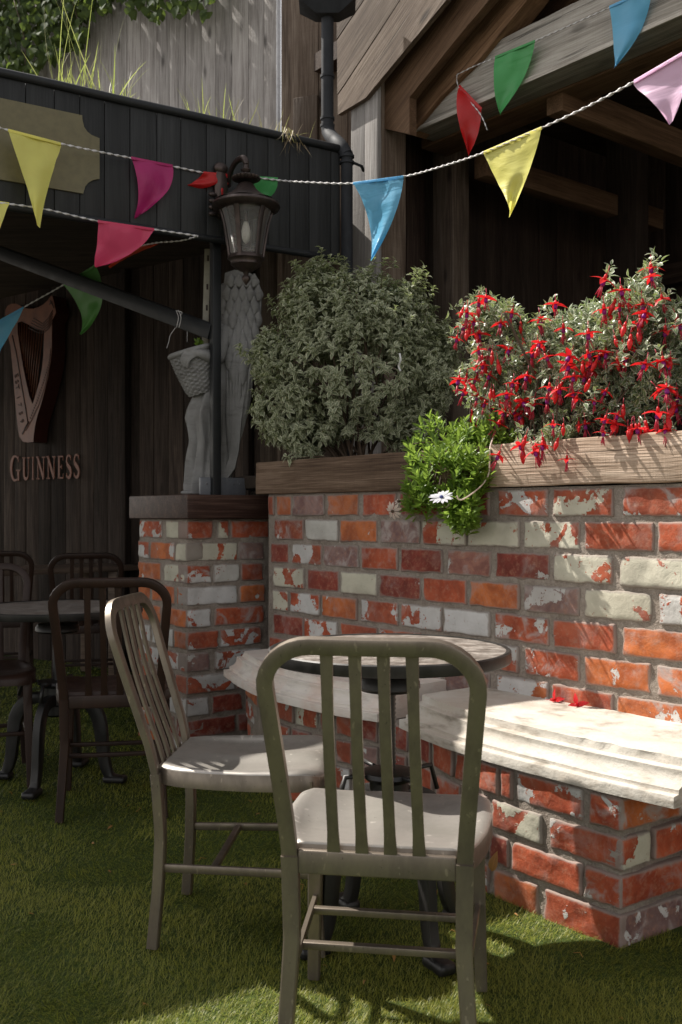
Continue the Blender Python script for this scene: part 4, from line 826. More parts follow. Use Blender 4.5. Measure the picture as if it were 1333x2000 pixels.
for xa_, xb_, D_, tn, mt in ((849, 884, 5.75, .62, M_shed), (1192, 1236, 6.3, .6, M_inner)):
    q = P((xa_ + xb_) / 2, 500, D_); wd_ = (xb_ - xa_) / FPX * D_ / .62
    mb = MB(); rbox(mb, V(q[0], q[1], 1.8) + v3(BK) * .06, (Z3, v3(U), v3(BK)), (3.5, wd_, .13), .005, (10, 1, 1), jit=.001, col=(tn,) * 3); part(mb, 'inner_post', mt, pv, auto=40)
for xa_, xb_, D_, tn in ((797, 848, 5.9, .42),):
    q = P((xa_ + xb_) / 2, 500, D_); wd_ = (xb_ - xa_) / FPX * D_ / .62 + .05
    mb = MB(); board(mb, V(q[0], q[1], .2) + v3(BK) * .1, V(q[0], q[1], 3.5) + v3(BK) * .1, v3(U), wd_, .03, .003, tn, seg=8); part(mb, 'infill_board', M_shed, pv, auto=40)
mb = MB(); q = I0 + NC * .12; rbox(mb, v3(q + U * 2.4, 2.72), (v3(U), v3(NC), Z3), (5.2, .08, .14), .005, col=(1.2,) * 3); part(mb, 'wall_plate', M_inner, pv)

# ================================================================== STATUE
SO = V(-.575, 4.86, CAPZ); SPX = FPX / 4.86
ang = tag(empty('angel_statue', tuple(SO)), 'grey stone winged figure holding a basket on the pillar cap behind the black post', 'statue')
sx = lambda x, y, D=4.86: P(x, y, D)
mb = MB(); lev = [(966, 368, 446, .085), (950, 366, 448, .09), (925, 369, 450, .092), (895, 372, 452, .094), (865, 375, 454, .098), (838, 370, 456, .105), (815, 366, 458, .110), (795, 371, 458, .108), (775, 379, 456, .100), (755, 388, 455, .092), (730, 400, 453, .080), (705, 408, 452, .074), (680, 412, 453, .075), (655, 413, 456, .078), (632, 413, 460, .078), (620, 418, 458, .068), (611, 428, 449, .038), (600, 431, 446, .028)]
lv = np.array(lev, float); yy_ = np.linspace(966, 600, 60)[::1]; A = np.linspace(0, 2 * math.pi, 56, endpoint=False); vv = []
for y in yy_:
    l, r, dp_ = [np.interp(-y, -lv[:, 0], lv[:, i]) for i in (1, 2, 3)]; c = (l + r) / 2; rx = (r - l) / 2 / SPX; z = P(0, y, 4.86)[2]
    fold = np.clip((y - 700) / 150, 0, 1) * (.20 * np.sin(8 * A + 2.2 * math.sin(y * .008) + y * .004) + .08 * np.sin(17 * A - y * .006)) + .035 * np.sin(4 * A + y * .05)
    rr = 1 + fold * .9
    vv.append(np.stack([P(c, y, 4.86)[0] + rx * np.cos(A) * rr, 4.86 + dp_ * np.sin(A) * rr, np.full(56, z)], -1))
vv = np.array(vv); n = len(yy_); i = np.arange(n - 1)[:, None] * 56; j = np.arange(56)[None]; F = np.stack([i + j, i + (j + 1) % 56, i + 56 + (j + 1) % 56, i + 56 + j], -1).reshape(-1, 4).tolist(); F += [list(range(56))[::-1], [(n - 1) * 56 + k for k in range(56)]]
mb.add(vv.reshape(-1, 3), F)
def ell(mb, c, r, ax=None, n=16, **kw):
    th = np.linspace(0, math.pi, n); pr = [(max(1e-5, math.sin(t)), -math.cos(t)) for t in th]; m0 = MB(); lathe(m0, pr, n=n + 4); v = m0.v[0] * np.asarray(r, float)
    if ax is not None: v = v @ np.asarray(ax, float)
    mb.add(v + np.asarray(c, float), m0.f[0], **kw)
hc = P(438, 578, 4.84)
ell(mb, hc, (.042, .050, .058)); ell(mb, hc + V(.012, .015, .012), (.050, .052, .056)); ell(mb, hc + V(.030, .03, -.03), (.03, .03, .055))   # head and gathered hair
tube(mb, [hc + V(-.040, 0, .008), hc + V(-.052, 0, -.008), hc + V(-.043, 0, -.014)], [.005, .009, .007]); ell(mb, hc + V(-.038, .0, -.030), (.008, .014, .005)); ell(mb, hc + V(-.036, 0, -.047), (.012, .016, .010))
for s_ in (-1, 1): ell(mb, hc + V(-.034, s_ * .018, .006), (.006, .009, .005)); ell(mb, hc + V(.004, s_ * .047, -.004), (.010, .006, .014))
for pts_, rad in (([P(440, 640, 4.80), P(434, 672, 4.78), P(426, 700, 4.765), P(412, 700, 4.745), P(398, 693, 4.705), P(386, 689, 4.690)], [.036, .034, .032, .029, .024, .018]), ([P(440, 640, 4.93), P(425, 690, 4.95), P(400, 720, 4.93), P(375, 735, 4.90)], [.036, .032, .026, .018])):
    q = catmull(pts_, 6); tube(mb, q, np.interp(np.linspace(0, 1, len(q)), np.linspace(0, 1, len(rad)), rad))
ell(mb, P(378, 690, 4.688), (.028, .015, .022))
for k, (bx, by, tx_, ty) in enumerate(((368, 684, 353, 706), (371, 688, 355, 713), (374, 692, 360, 717), (378, 695, 366, 719), (375, 682, 360, 690))):
    q = catmull([P(bx + 3, by, 4.684), P((bx + tx_) / 2 - 2, (by + ty) / 2 - 3, 4.676), P(tx_, ty, 4.690)], 6); tube(mb, q, np.linspace(.0085, .0058, len(q)), sec=C6)
ell(mb, P(366, 962, 4.80), (.032, .02, .012)); ell(mb, P(375, 960, 4.90), (.034, .02, .014))
bo = part(mb, 'body', M_statue, ang)
rm = bo.modifiers.new('r', 'REMESH'); rm.mode = 'VOXEL'; rm.voxel_size = .0045; rm.use_smooth_shade = True
me = bpy.data.meshes.new_from_object(bo.evaluated_get(bpy.context.evaluated_depsgraph_get())); bo.modifiers.clear(); bo.data = me; me.materials.clear(); me.materials.append(M_statue)
# basket
mb = MB(); ax = nrm(P(371, 684, 4.77) - P(396, 765, 4.80)); e1 = nrm(np.cross(ax, V(0, 1, 0))); e2 = np.cross(ax, e1); m0 = MB(); hb = .205
zs = np.linspace(0, hb, 44); rad = np.interp(zs, [0, .03, .12, hb], [.070, .082, .098, .106]); lathe(m0, [(0, 0), (.06, 0)] + list(zip(rad, zs)) + [(.085, hb), (.07, .05), (0, .05)], n=72, ripple=lambda pr, a: 1 + .05 * np.sign(np.sin(a * 14))[None] * np.sin(pr[:, 1:] * 300) * (pr[:, :1] > .06) * (pr[:, 1:] < hb - .01))
lathe(m0, [(.10 + .013 * math.cos(t), hb + .002 + .014 * math.sin(t)) for t in np.linspace(0, 2 * math.pi, 12)], n=72, ripple=lambda pr, a: 1 + .012 * np.sin(a * 22 + 60 * pr[:, 1:]), caps=False)
mb.add(np.vstack(m0.v) @ np.array([e1, e2, ax]) + P(398, 768, 4.82), [f for q in m0.f for f in (q.tolist() if isinstance(q, np.ndarray) else q)]); part(mb, 'basket', M_statue, ang, auto=50)
# wing
wo = [(440, 533), (458, 527), (482, 529), (503, 542), (512, 570), (509, 620), (501, 660), (491, 700), (483, 740), (477, 780), (471, 830), (467, 880), (459, 915), (444, 936), (437, 928), (447, 895), (453, 855), (454, 815), (450, 775), (447, 735), (443, 700), (440, 650), (437, 600), (437, 560)]
WP = lambda x, y, d=0: P(x, y, 4.775 + .05 * ((x - 475) / 38) ** 2 * .4 - d + .0000)
wing = plate([WP(*p) for p in wo], None, (0, -1, 0), .035, M_statue, M_statue, 'wing', ang)
mb = MB(); bs_, ds_, ns_, Ls, Ws = [], [], [], [], []
def inwing(x, y):
    c = False; n = len(wo)
    for i in range(n):
        (x1, y1), (x2, y2) = wo[i], wo[(i + 1) % n]
        if (y1 > y) != (y2 > y) and x < (x2 - x1) * (y - y1) / (y2 - y1) + x1: c = not c
    return c
for r_ in range(8):
    y = 534 + r_ * 22; L_ = .066 + .014 * r_; 
    for k in range(6):
        x = 437 + k * 15 + (r_ % 2) * 7.5
        if inwing(x, y + 6) and inwing(x - (2 if x > 470 else -2), y + L_ * SPX * .75): bs_.append(WP(x, y, .010 + .001 * (8 - r_))); ds_.append((rng.normal(-.05, .04), 0, -1)); ns_.append((rng.normal(0, .04), -1, -.10)); Ls.append(L_); Ws.append(.056)
for k in range(9):
    x0 = 444 + k * 7.0; y0 = 690 + (8 - k) * 3; x1 = 449 + k * 3.2; bs_.append(WP(x0, y0 - 10 * k % 17, .008)); t = P(x1, 925 - abs(k - 1) * 12, 4.775); d_ = t - bs_[-1]; ds_.append(tuple(d_)); ns_.append((0, -1, 0)); Ls.append(np.linalg.norm(d_)); Ws.append(.030)
leaves(mb, np.array(bs_), np.array(ds_), np.array(ns_), np.array(Ls), np.array(Ws), bend=.12, fold=-.18, nu=10, shape='spoon')
fo = part(mb, 'feathers', M_statue, ang); sm = fo.modifiers.new('t', 'SOLIDIFY'); sm.thickness = .006; fo.parent = wing
mb = MB(); N = 26; b_ = np.array([P(389, 672, 4.78)] * N) + rng.normal(0, .006, (N, 3)); d_ = rng.normal(0, .7, (N, 3)) + V(.1, -.2, .8); leaves(mb, b_, d_, V(0, -1, .6) + rng.normal(0, .3, (N, 3)), .026, .012); o = mb.build('plant_sprig', M_daisy); tag(o, 'small yellow green sprig growing out of the statue\'s basket', 'plant')
# twine on the brace
mb = MB()
for dx in (0, 5): tube(mb, catmull([P(344 + dx, 606, 4.80), P(349 + dx, 620, 4.78), P(345 + dx, 640, 4.80)], 4), .0016, sec=C6)
tube(mb, catmull([P(345, 607, 4.79), P(356, 610, 4.78), P(352, 617, 4.78)], 4), .0016, sec=C6); tube(mb, catmull([P(343, 640, 4.80), P(333, 655, 4.80), P(330, 668, 4.80), P(326, 680, 4.79)], 4), .0014, sec=C6); tube(mb, catmull([P(366, 645, 4.80), P(366, 668, 4.80)], 4), .001, sec=C6)
o = mb.build('twine', M_rope); tag(o, 'thin twine tied round the diagonal brace with a loose hanging end', 'twine')

# ================================================================== LANTERN
LC = V(P(481, 0, 4.52)[0], 4.52); Lz = lambda y: EYE + (HOR - y) / FPX * 4.52
ln = tag(empty('wall_lantern', (LC[0], LC[1], Lz(400))), 'ornate bronze wall lantern with curved arm and glass sides hanging from the black fascia', 'lantern')
c0 = (LC[0], LC[1], 0)
scal = lambda amt: (lambda pr, a: 1 + amt * np.clip(pr[:, :1] / .15, 0, 1) ** 3 * (np.abs(np.cos(a * 4)) - .5)[None])
mb = MB(); lathe(mb, [(.001, Lz(357)), (.030, Lz(358)), (.040, Lz(364)), (.052, Lz(372)), (.080, Lz(382)), (.118, Lz(391)), (.142, Lz(396))], c=c0, n=96, ripple=scal(.10)); lathe(mb, [(.120, Lz(392)), (.150, Lz(399)), (.155, Lz(404)), (.150, Lz(408)), (.128, Lz(413)), (.110, Lz(414)), (.001, Lz(410))], c=c0, n=64); part(mb, 'roof', M_bronze, ln, auto=50)
mb = MB(); lathe(mb, [(.001, Lz(352)), (.045, Lz(354)), (.062, Lz(351)), (.064, Lz(347)), (.045, Lz(343)), (.020, Lz(341)), (.014, Lz(338)), (.020, Lz(335)), (.023, Lz(332)), (.012, Lz(329)), (.001, Lz(328))], c=c0, n=80, ripple=lambda pr, a: 1 + .05 * np.sin(a * 20)[None] * (pr[:, :1] > .03)); part(mb, 'crown_ring', M_bronze, ln, auto=60)
bodyp = [(.122, 411), (.112, 422), (.101, 440), (.092, 462), (.084, 482), (.078, 502)]
bz_ = np.linspace(411, 502, 12); br = np.interp(bz_, [b[1] for b in bodyp], [b[0] for b in bodyp])
for k in range(6):
    a = k * math.pi / 3 + .25; d = V(math.cos(a), math.sin(a), 0); mb = MB(); sweep(mb, [V(*c0) + d * r_ + Z3 * Lz(y) for r_, y in zip(br, bz_)], np.cross(d, Z3), np.linspace(.024, .017, 12), .008); part(mb, 'rib', M_bronze, ln, auto=50)
mb = MB(); lathe(mb, [(r_ - .006, Lz(y)) for r_, y in zip(br, bz_)], c=c0, n=36); mb.f[-1] = mb.f[-1][:-2]; part(mb, 'glass', M_glass, ln)
mb = MB(); lathe(mb, [(.001, Lz(497)), (.070, Lz(497)), (.080, Lz(502)), (.082, Lz(507)), (.072, Lz(510)), (.066, Lz(514)), (.068, Lz(518)), (.050, Lz(524)), (.032, Lz(529)), (.014, Lz(532)), (.010, Lz(537)), (.018, Lz(541)), (.020, Lz(546)), (.010, Lz(552)), (.004, Lz(556)), (.001, Lz(557))], c=c0, n=40, ripple=lambda pr, a: 1 + .03 * np.sin(a * 6)[None]); part(mb, 'base', M_bronze, ln, auto=50)
mb = MB(); lathe(mb, [(.001, Lz(475)), (.018, Lz(470)), (.026, Lz(460)), (.027, Lz(450)), (.018, Lz(438)), (.012, Lz(432)), (.001, Lz(431))], c=c0, n=24); part(mb, 'bulb', petal('bulb_glass', (.75, .74, .70), .3), ln)
mb = MB(); lathe(mb, [(.001, Lz(433)), (.013, Lz(433)), (.014, Lz(412)), (.001, Lz(412))], c=c0, n=20); part(mb, 'socket', M_bronze, ln)
wp_ = on_plane(F0 + FN * .02, FU, 430, 330); mb = MB()
q = catmull([V(LC[0], LC[1], Lz(330)), V(LC[0], LC[1], Lz(318)), V(LC[0] - .018, LC[1] + .02, Lz(306)), V(LC[0] - .055, LC[1] + .06, Lz(309)), V(LC[0] - .085, LC[1] + .11, Lz(325)), V(LC[0] - .10, LC[1] + .17, Lz(350)), V(LC[0] - .095, LC[1] + .24, Lz(360))], 8); tube(mb, q, np.interp(np.linspace(0, 1, len(q)), [0, .1, .3, .6, 1], [.016, .012, .016, .012, .012])); part(mb, 'arm', M_bronze, ln, auto=60)
mb = MB(); q = on_plane(F0 + FN * .03, FU, 432, 365); axm = np.array([v3(FU), Z3, v3(FN)])
ell(mb, q, (.034, .105, .016), axm, n=20); ell(mb, q + Z3 * .085, (.036, .028, .02), axm); ell(mb, q - Z3 * .11, (.04, .04, .032), axm)
for k in range(4): ell(mb, q - Z3 * (.05 + .03 * k) - v3(FU) * .05 + v3(FN) * .02, (.022, .012, .012), axm, n=8)
part(mb, 'backplate', M_bronze, ln)

# ================================================================== BUNTING
def cord(mb, pts, rad=.0045, twist=True):
    q = catmull([P(*p) for p in pts], 14); L = np.concatenate([[0], np.cumsum(np.linalg.norm(np.diff(q, axis=0), axis=1))]); s = np.arange(0, L[-1], .012); q = np.stack([np.interp(s, L, q[:, i]) for i in range(3)], -1)
    a = s * 85; T = nrm(np.gradient(q, axis=0)); B = nrm(np.cross(T, V(0, 1, 0))); C = np.cross(T, B); ref = B * np.cos(a)[:, None] + C * np.sin(a)[:, None]
    sweep(mb, q, ref, rad * 2.6, rad * 1.1, sec=C6)
def flag(root, color, TL, TR, TIP, lc=(0, 0), rc=(0, 0), sway=0., label=None, name='flag', wav=.012, hem=True):
    """corners are photo pixel + distance; lc, rc push the side edges sideways in pixels"""
    nu, nv = 16, 22; mb = MB(); TL, TR, TIP = V(*TL), V(*TR), V(*TIP); ph = rng.random() * 6; pts = []
    for i in range(nv + 1):
        v = i / nv; b = 4 * v * (1 - v); l = TL + (TIP - TL) * v; r = TR + (TIP - TR) * v; l[:2] += V(*lc) * b; r[:2] += V(*rc) * b
        for j in range(nu + 1):
            u = j / nu; p = l + (r - l) * u; q = P(*p); q[1] += wav * (math.sin(ph + u * 5 + v * 3) + .5 * math.sin(ph * 2 + u * 2 - v * 7)) * (.25 + v) + sway * v * v; pts.append(q)
    pts = np.array(pts); pts[:, 1] += vnoise(pts * 22) * .006 + vnoise(pts * V(14, 14, 9) + ph) * .012; k = nu + 1; i = np.arange(nv)[:, None] * k + np.arange(nu)[None]; F = np.stack([i, i + 1, i + k + 1, i + k], -1).reshape(-1, 4)
    gc = np.stack([pts[:, 0] + pts[:, 1], pts[:, 2], pts[:, 1] * 0], -1); mb.add(pts, F, gc=gc)
    if hem:
        h = P(*TL), P(*TR); off = V(0, -.004, 0); m = MB(); n0 = nrm(h[1] - h[0]); board(mb, h[0] + off, h[1] + off, Z3, .012, .003, .001, 1.)
    o = part(mb, name, FM[color], root); 
    if label: o['label'] = label
    return o
s1 = tag(empty('bunting', tuple(P(600, 357, 4.5))), 'long string of coloured pennant flags running past the lantern right across the yard', 'bunting', 'strings of bunting')
S1 = [(-80, 232, 3.95), (0, 250, 4.02), (120, 281, 4.15), (257, 309, 4.38), (338, 325, 4.5), (400, 338, 4.6), (440, 343, 4.66), (500, 347, 4.66), (545, 352, 4.62), (600, 356, 4.5), (690, 358, 4.36), (788, 345, 4.2), (860, 326, 4.0), (945, 298, 3.76), (1058, 250, 3.52), (1150, 207, 3.36), (1238, 160, 3.22), (1333, 106, 3.05), (1430, 40, 2.9)]
mb = MB(); cord(mb, S1); part(mb, 'string', M_rope, s1)
flag(s1, 'yellow', (17, 255, 4.02), (120, 282, 4.15), (76, 443, 4.05), rc=(-3, 0), label='yellow flag at the far left')
flag(s1, 'pink', (257, 309, 4.38), (338, 325, 4.5), (264, 427, 4.42), lc=(10, 0), rc=(24, 0), label='magenta pink flag')
flag(s1, 'red', (398, 338, 4.58), (450, 343, 4.64), (368, 363, 4.56), lc=(8, -6), rc=(2, 12), label='red flag blown upwards left of the lantern')
flag(s1, 'red', (404, 340, 4.60), (452, 343, 4.66), (436, 388, 4.62), lc=(6, 8), hem=False, label='folded red flag behind the lantern')
flag(s1, 'green', (456, 343, 4.70), (543, 350, 4.64), (502, 388, 4.68), lc=(4, 10), rc=(12, 10), label='folded green flag behind the lantern')
flag(s1, 'blue', (690, 359, 4.36), (789, 346, 4.2), (725, 507, 4.26), lc=(14, 0), rc=(12, 0), wav=.022, label='light blue flag in front of the big post')
flag(s1, 'yellow', (945, 299, 3.76), (1058, 251, 3.52), (996, 423, 3.64), lc=(4, 0), rc=(6, 0), wav=.02, label='yellow flag against the dark pavilion')
flag(s1, 'sunlit_pink', (1238, 161, 3.22), (1350, 96, 3.02), (1313, 238, 3.12), lc=(-4, 4), rc=(6, 0), label='pink flag at the top right, paled in colour for direct sun')
s2 = tag(empty('bunting', tuple(P(200, 440, 4.4))), 'lower string of flags doubling back under the black fascia towards the harp sign', 'bunting', 'strings of bunting')
S2 = [(-90, 384, 3.95), (0, 396, 4.02), (90, 409, 4.12), (192, 432, 4.25), (300, 448, 4.4), (387, 461, 4.5)]
S2b = [(387, 461, 4.5), (352, 470, 4.62), (300, 475, 4.75), (240, 490, 5.0), (188, 517, 5.3), (125, 556, 5.5), (47, 600, 5.6), (0, 627, 5.65), (-90, 676, 5.7)]
mb = MB(); cord(mb, S2, .004); cord(mb, S2b, .004); part(mb, 'string', M_rope, s2)
flag(s2, 'yellow', (-62, 388, 3.98), (19, 399, 4.04), (-12, 470, 4.0), label='yellow flag cut off by the left edge')
flag(s2, 'coral', (192, 433, 4.25), (302, 449, 4.4), (187, 522, 4.3), rc=(10, 10), label='coral red flag under the fascia')
flag(s2, 'orange', (312, 476, 4.72), (235, 489, 5.0), (213, 522, 4.9), rc=(0, 4), hem=False, label='orange red flag behind the coral one')
flag(s2, 'leaf', (125, 557, 5.5), (187, 519, 5.3), (157, 653, 5.42), lc=(14, 0), rc=(28, 6), label='leaf green flag beside the harp')
flag(s2, 'blue', (-36, 647, 5.68), (47, 601, 5.6), (-2, 690, 5.64), label='pale blue flag at the left edge over the harp')
s3 = tag(empty('bunting', tuple(P(1000, 100, 4.6))), 'string of flags fixed along the pale front beam with a loose hanging end', 'bunting', 'strings of bunting')
bd = lambda x, y, d=.05: (x, y, float(on_plane(B0 + NC * d, U, x, y)[1]))
mb = MB(); cord(mb, [bd(893, 146), bd(925, 130), bd(967, 113), bd(1045, 80), bd(1190, 15), bd(1272, -22), bd(1400, -80)], .003); cord(mb, [bd(893, 146), bd(893, 158), bd(898, 172), bd(922, 202), bd(938, 222), bd(947, 240), bd(953, 256)], .003); part(mb, 'string', M_rope, s3)
flag(s3, 'red', bd(897, 168), bd(941, 214), bd(917, 301), lc=(-14, -6), rc=(6, 0), wav=.018, label='red flag on the loose end of the string')
flag(s3, 'green', bd(967, 113), bd(1045, 81), bd(979, 221), lc=(-8, 4), rc=(12, 0), label='mid green flag against the pale beam')
flag(s3, 'blue', bd(1190, 15), bd(1272, -22), bd(1201, 131), lc=(4, 0), rc=(18, 0), label='mid blue flag against the pale beam')

# ================================================================== PLANTS
def shoots(mb, tips, axis, nleaf, L, W, spread, length, bend, shape='leaf', jit=.35, fold=.3, m=0, nu=4, face=None):
    """a rosette of leaves round the end of every shoot"""
    T = len(tips); axis = nrm(axis); ref = nrm(np.cross(axis, rng.normal(0, 1, (T, 3)))); oth = np.cross(axis, ref); B, Dd, Nn, LL, WW, TN = [], [], [], [], [], []
    tt = rng.random(T)
    for k in range(nleaf):
        f = k / nleaf; a = k * 2.4 + rng.uniform(-.3, .3, T); rad = ref * np.cos(a)[:, None] + oth * np.sin(a)[:, None]; el = spread * (1 - .65 * f)
        B.append(tips - axis * (length * (1 - f))[:, None] if np.ndim(length) else tips - axis * (length * (1 - f))); d = nrm(axis * np.cos(el) + rad * np.sin(el) + rng.normal(0, jit * .3, (T, 3)))
        Dd.append(d); Nn.append(nrm(axis * 1.0 - rad * .5 + rng.normal(0, jit, (T, 3)) + V(0, 0, .5))); s = rng.uniform(.75, 1.2, T) * (1 - .35 * f); LL.append(L * s); WW.append(W * s); TN.append(np.clip(tt * .7 + rng.random(T) * .3, 0, 1))
    leaves(mb, np.vstack(B), np.vstack(Dd), np.vstack(Nn), np.concatenate(LL), np.concatenate(WW), bend=bend, fold=fold, shape=shape, m=m, nu=nu, tone=np.concatenate(TN))
def px(p): return CX + FPX * p[:, 0] / p[:, 1], HOR - FPX * (p[:, 2] - EYE) / p[:, 1]
# variegated bush
bc = P(690, 712, 4.50); bb = [(695, 705, 196, 180, .27, 1.25), (625, 610, 88, 98, .20, .42), (765, 625, 88, 86, .20, .4), (560, 790, 74, 88, .2, .35), (845, 715, 62, 92, .2, .35), (620, 545, 34, 40, .1, .1), (800, 580, 34, 36, .1, .08), (530, 700, 44, 60, .15, .18), (600, 850, 80, 45, .2, .25), (700, 600, 90, 80, .2, .3), (800, 830, 70, 50, .18, .2)]
wts = np.array([b[5] for b in bb]); N = 3000; kk = rng.choice(len(bb), N, p=wts / wts.sum()); d = nrm(rng.normal(0, 1, (N, 3))); rr = rng.uniform(.3, 1.0, N) ** .33; lump = 1 + .07 * vnoise(d * 3 + 4) + .07 * vnoise(d * 7 + 9)
ba = np.array(bb)[kk]; cn = np.array([P(b[0], b[1], 4.50) for b in ba]); q = cn + d * np.stack([ba[:, 2] / 433, ba[:, 4], ba[:, 3] / 433], -1) * (rr * lump)[:, None]; q[:, 1] += .04 * (q[:, 2] - bc[2])
X_, Y_ = px(q); keep = (q[:, 2] > 1.315) & ~((X_ > 640) & (X_ < 760) & (Y_ > 858 - abs(X_ - 700) * .1)) & ~((X_ < 545 + (Y_ - 860) * 1.2) & (Y_ > 860)); q, d = q[keep], d[keep]
ns_ = 230; si = rng.choice(len(q), ns_); cc_ = P(690, 715, 4.5); out_ = nrm(q[si] - cc_); outer_ = cc_ + (q[si] - cc_) * 1.0 + out_ * rng.uniform(.02, .085, ns_)[:, None] + V(0, 0, .02); far_ = np.linalg.norm((q[si] - cc_) / V(.47, .3, .44), axis=1) > .78; q = np.vstack([q, outer_[far_]]); d = np.vstack([d, (out_ + V(0, 0, .5))[far_]])
bush = tag(empty('variegated_bush', (bc[0], bc[1], 1.26)), 'large rounded grey green variegated bush in the planter beside the statue', 'bush')
mb = MB(); shoots(mb, q, d * V(1, .8, .7) + V(0, -.12, .62), 9, .041, .020, 1.35, .040, rng.uniform(.7, 1.5, len(q) * 9), fold=.35); part(mb, 'foliage', M_pitto, bush)
mb = MB(); hub_ = V(bc[0] + .02, bc[1] + .03, 1.24)
for i in range(34):
    t = q[rng.integers(len(q))]; m_ = (hub_ + t) / 2 + rng.normal(0, .03, 3) + V(0, 0, .04); tube(mb, catmull([hub_ + rng.normal(0, .03, 3) * V(1, 1, 0), m_, t], 4), np.linspace(.007, .0022, 9), sec=C6)
part(mb, 'stems', M_twig, bush)
mb = MB(); sweep(mb, catmull([P(781, 690, 4.17), P(783, 703, 4.16), P(779, 715, 4.17), P(783, 725, 4.17)], 5), V(1, .3, 0), .008, .0015); o = mb.build('ribbon_scrap', M_rib); tag(o, 'scrap of white ribbon caught in the variegated bush', 'ribbon')
# fuchsia
FL = [(1190, 545), (1275, 520), (1263, 548), (1178, 600), (1085, 600), (1190, 625), (1292, 590), (950, 590), (905, 640), (925, 630), (1050, 625), (1265, 615), (1210, 600), (982, 640), (900, 745), (960, 690), (925, 700), (945, 720), (935, 745), (965, 735), (935, 780), (950, 790), (962, 800), (930, 720), (1040, 690), (1060, 700), (1050, 680), (1075, 695), (1120, 700), (1140, 690), (1155, 710), (1170, 700), (1115, 715), (1180, 690), (1000, 755), (990, 770), (1075, 755), (1070, 775), (1050, 790), (1130, 780), (1120, 770), (1190, 770), (1270, 765), (1300, 760), (1310, 790), (1290, 800), (1255, 700), (1295, 700), (1310, 715), (1270, 715), (980, 810), (1000, 800), (985, 830), (1020, 810), (1165, 790), (1185, 820), (1215, 815), (1200, 830), (1180, 850), (1240, 840), (1260, 845), (978, 895), (1012, 880), (1035, 885), (1060, 870), (1108, 900), (1300, 835), (1320, 770), (1230, 700), (1210, 710), (1095, 760), (1030, 740), (1140, 830), (1010, 790), (1325, 640), (1245, 640), (1255, 590), (1000, 690), (940, 655), (1120, 740), (912, 612), (938, 590), (1005, 610), (895, 665), (918, 765), (930, 690), (1100, 640), (1150, 650), (1215, 570), (1300, 640), (1235, 680), (1080, 830), (1145, 740)]
fu = tag(empty('fuchsia', tuple(V(P(1120, 850, 3.45)[0], 3.45, 1.26))), 'bushy fuchsia with red and purple flowers in the sunny end of the planter', 'shrub')
def wd(x): t = line_t(W0, U, x); return (W0 + U * t)[1]
blobs = [(1120, 745, 175, 95, 1.0), (1000, 720, 95, 90, .6), (1245, 730, 95, 110, .8), (1180, 640, 110, 60, .7), (960, 618, 66, 46, .45), (1235, 600, 80, 50, .5), (1268, 545, 26, 44, .16), (1320, 640, 40, 60, .3), (950, 760, 50, 90, .4), (1060, 850, 85, 48, .35), (1350, 720, 60, 110, .4), (1090, 660, 60, 50, .4), (1080, 690, 120, 60, .5), (1130, 640, 70, 45, .3), (1040, 650, 50, 40, .2)]
wts = np.array([b[4] for b in blobs]); pick = rng.choice(len(blobs), 1750, p=wts / wts.sum()); tips = []; dirs = []
for k in pick:
    cx_, cy_, rx_, ry_, _ = blobs[k]; v = nrm(rng.normal(0, 1, 3)) * rng.uniform(.35, 1) ** .45; x, y = cx_ + rx_ * v[0], cy_ + ry_ * v[2]; sc = wd(min(x, 1400)) + .22; D = sc + v[1] * min(.22, rx_ / 600 * 1.3) - (.10 if y > 830 else 0)
    tips.append(P(x, y, max(D, 2.7))); dirs.append(V(v[0], v[1], -v[2] * .6 + .25))
fl = FL
for x, y in fl:
    for _ in range(2 if y < 850 else 1): tips.append(P(x + rng.normal(0, 8), y - 26 + rng.normal(0, 5), wd(min(x, 1400)) + .10 + rng.normal(0, .05))); dirs.append(V(rng.normal(0, .6), -.4, .6))
tips = np.array(tips); dirs = np.array(dirs)
mb = MB(); shoots(mb, tips, dirs, 9, .034, .0165, 1.3, .06, rng.uniform(.3, 1.0, len(tips) * 9), fold=.3, jit=.6); part(mb, 'foliage', M_fuch, fu)
mb = MB(); hub_ = V(P(1150, 860, 3.3)[0], 3.3, 1.26)
for i in range(150):
    t = tips[i * 7 % len(tips)]; h_ = hub_ + V(rng.normal(0, .10), rng.normal(0, .05), 0) + (t - hub_) * V(.45, .45, 0); m_ = (h_ + t) / 2 + rng.normal(0, .02, 3) + V(0, 0, .05); tube(mb, catmull([h_, m_, t], 4), np.linspace(.0032, .0011, 9), sec=C6)
tube(mb, catmull([P(1045, 735, 3.3), P(1008, 655, 3.28), P(985, 610, 3.27)], 5), [.0045] * 11, sec=C6)
part(mb, 'stems', M_twig, fu)
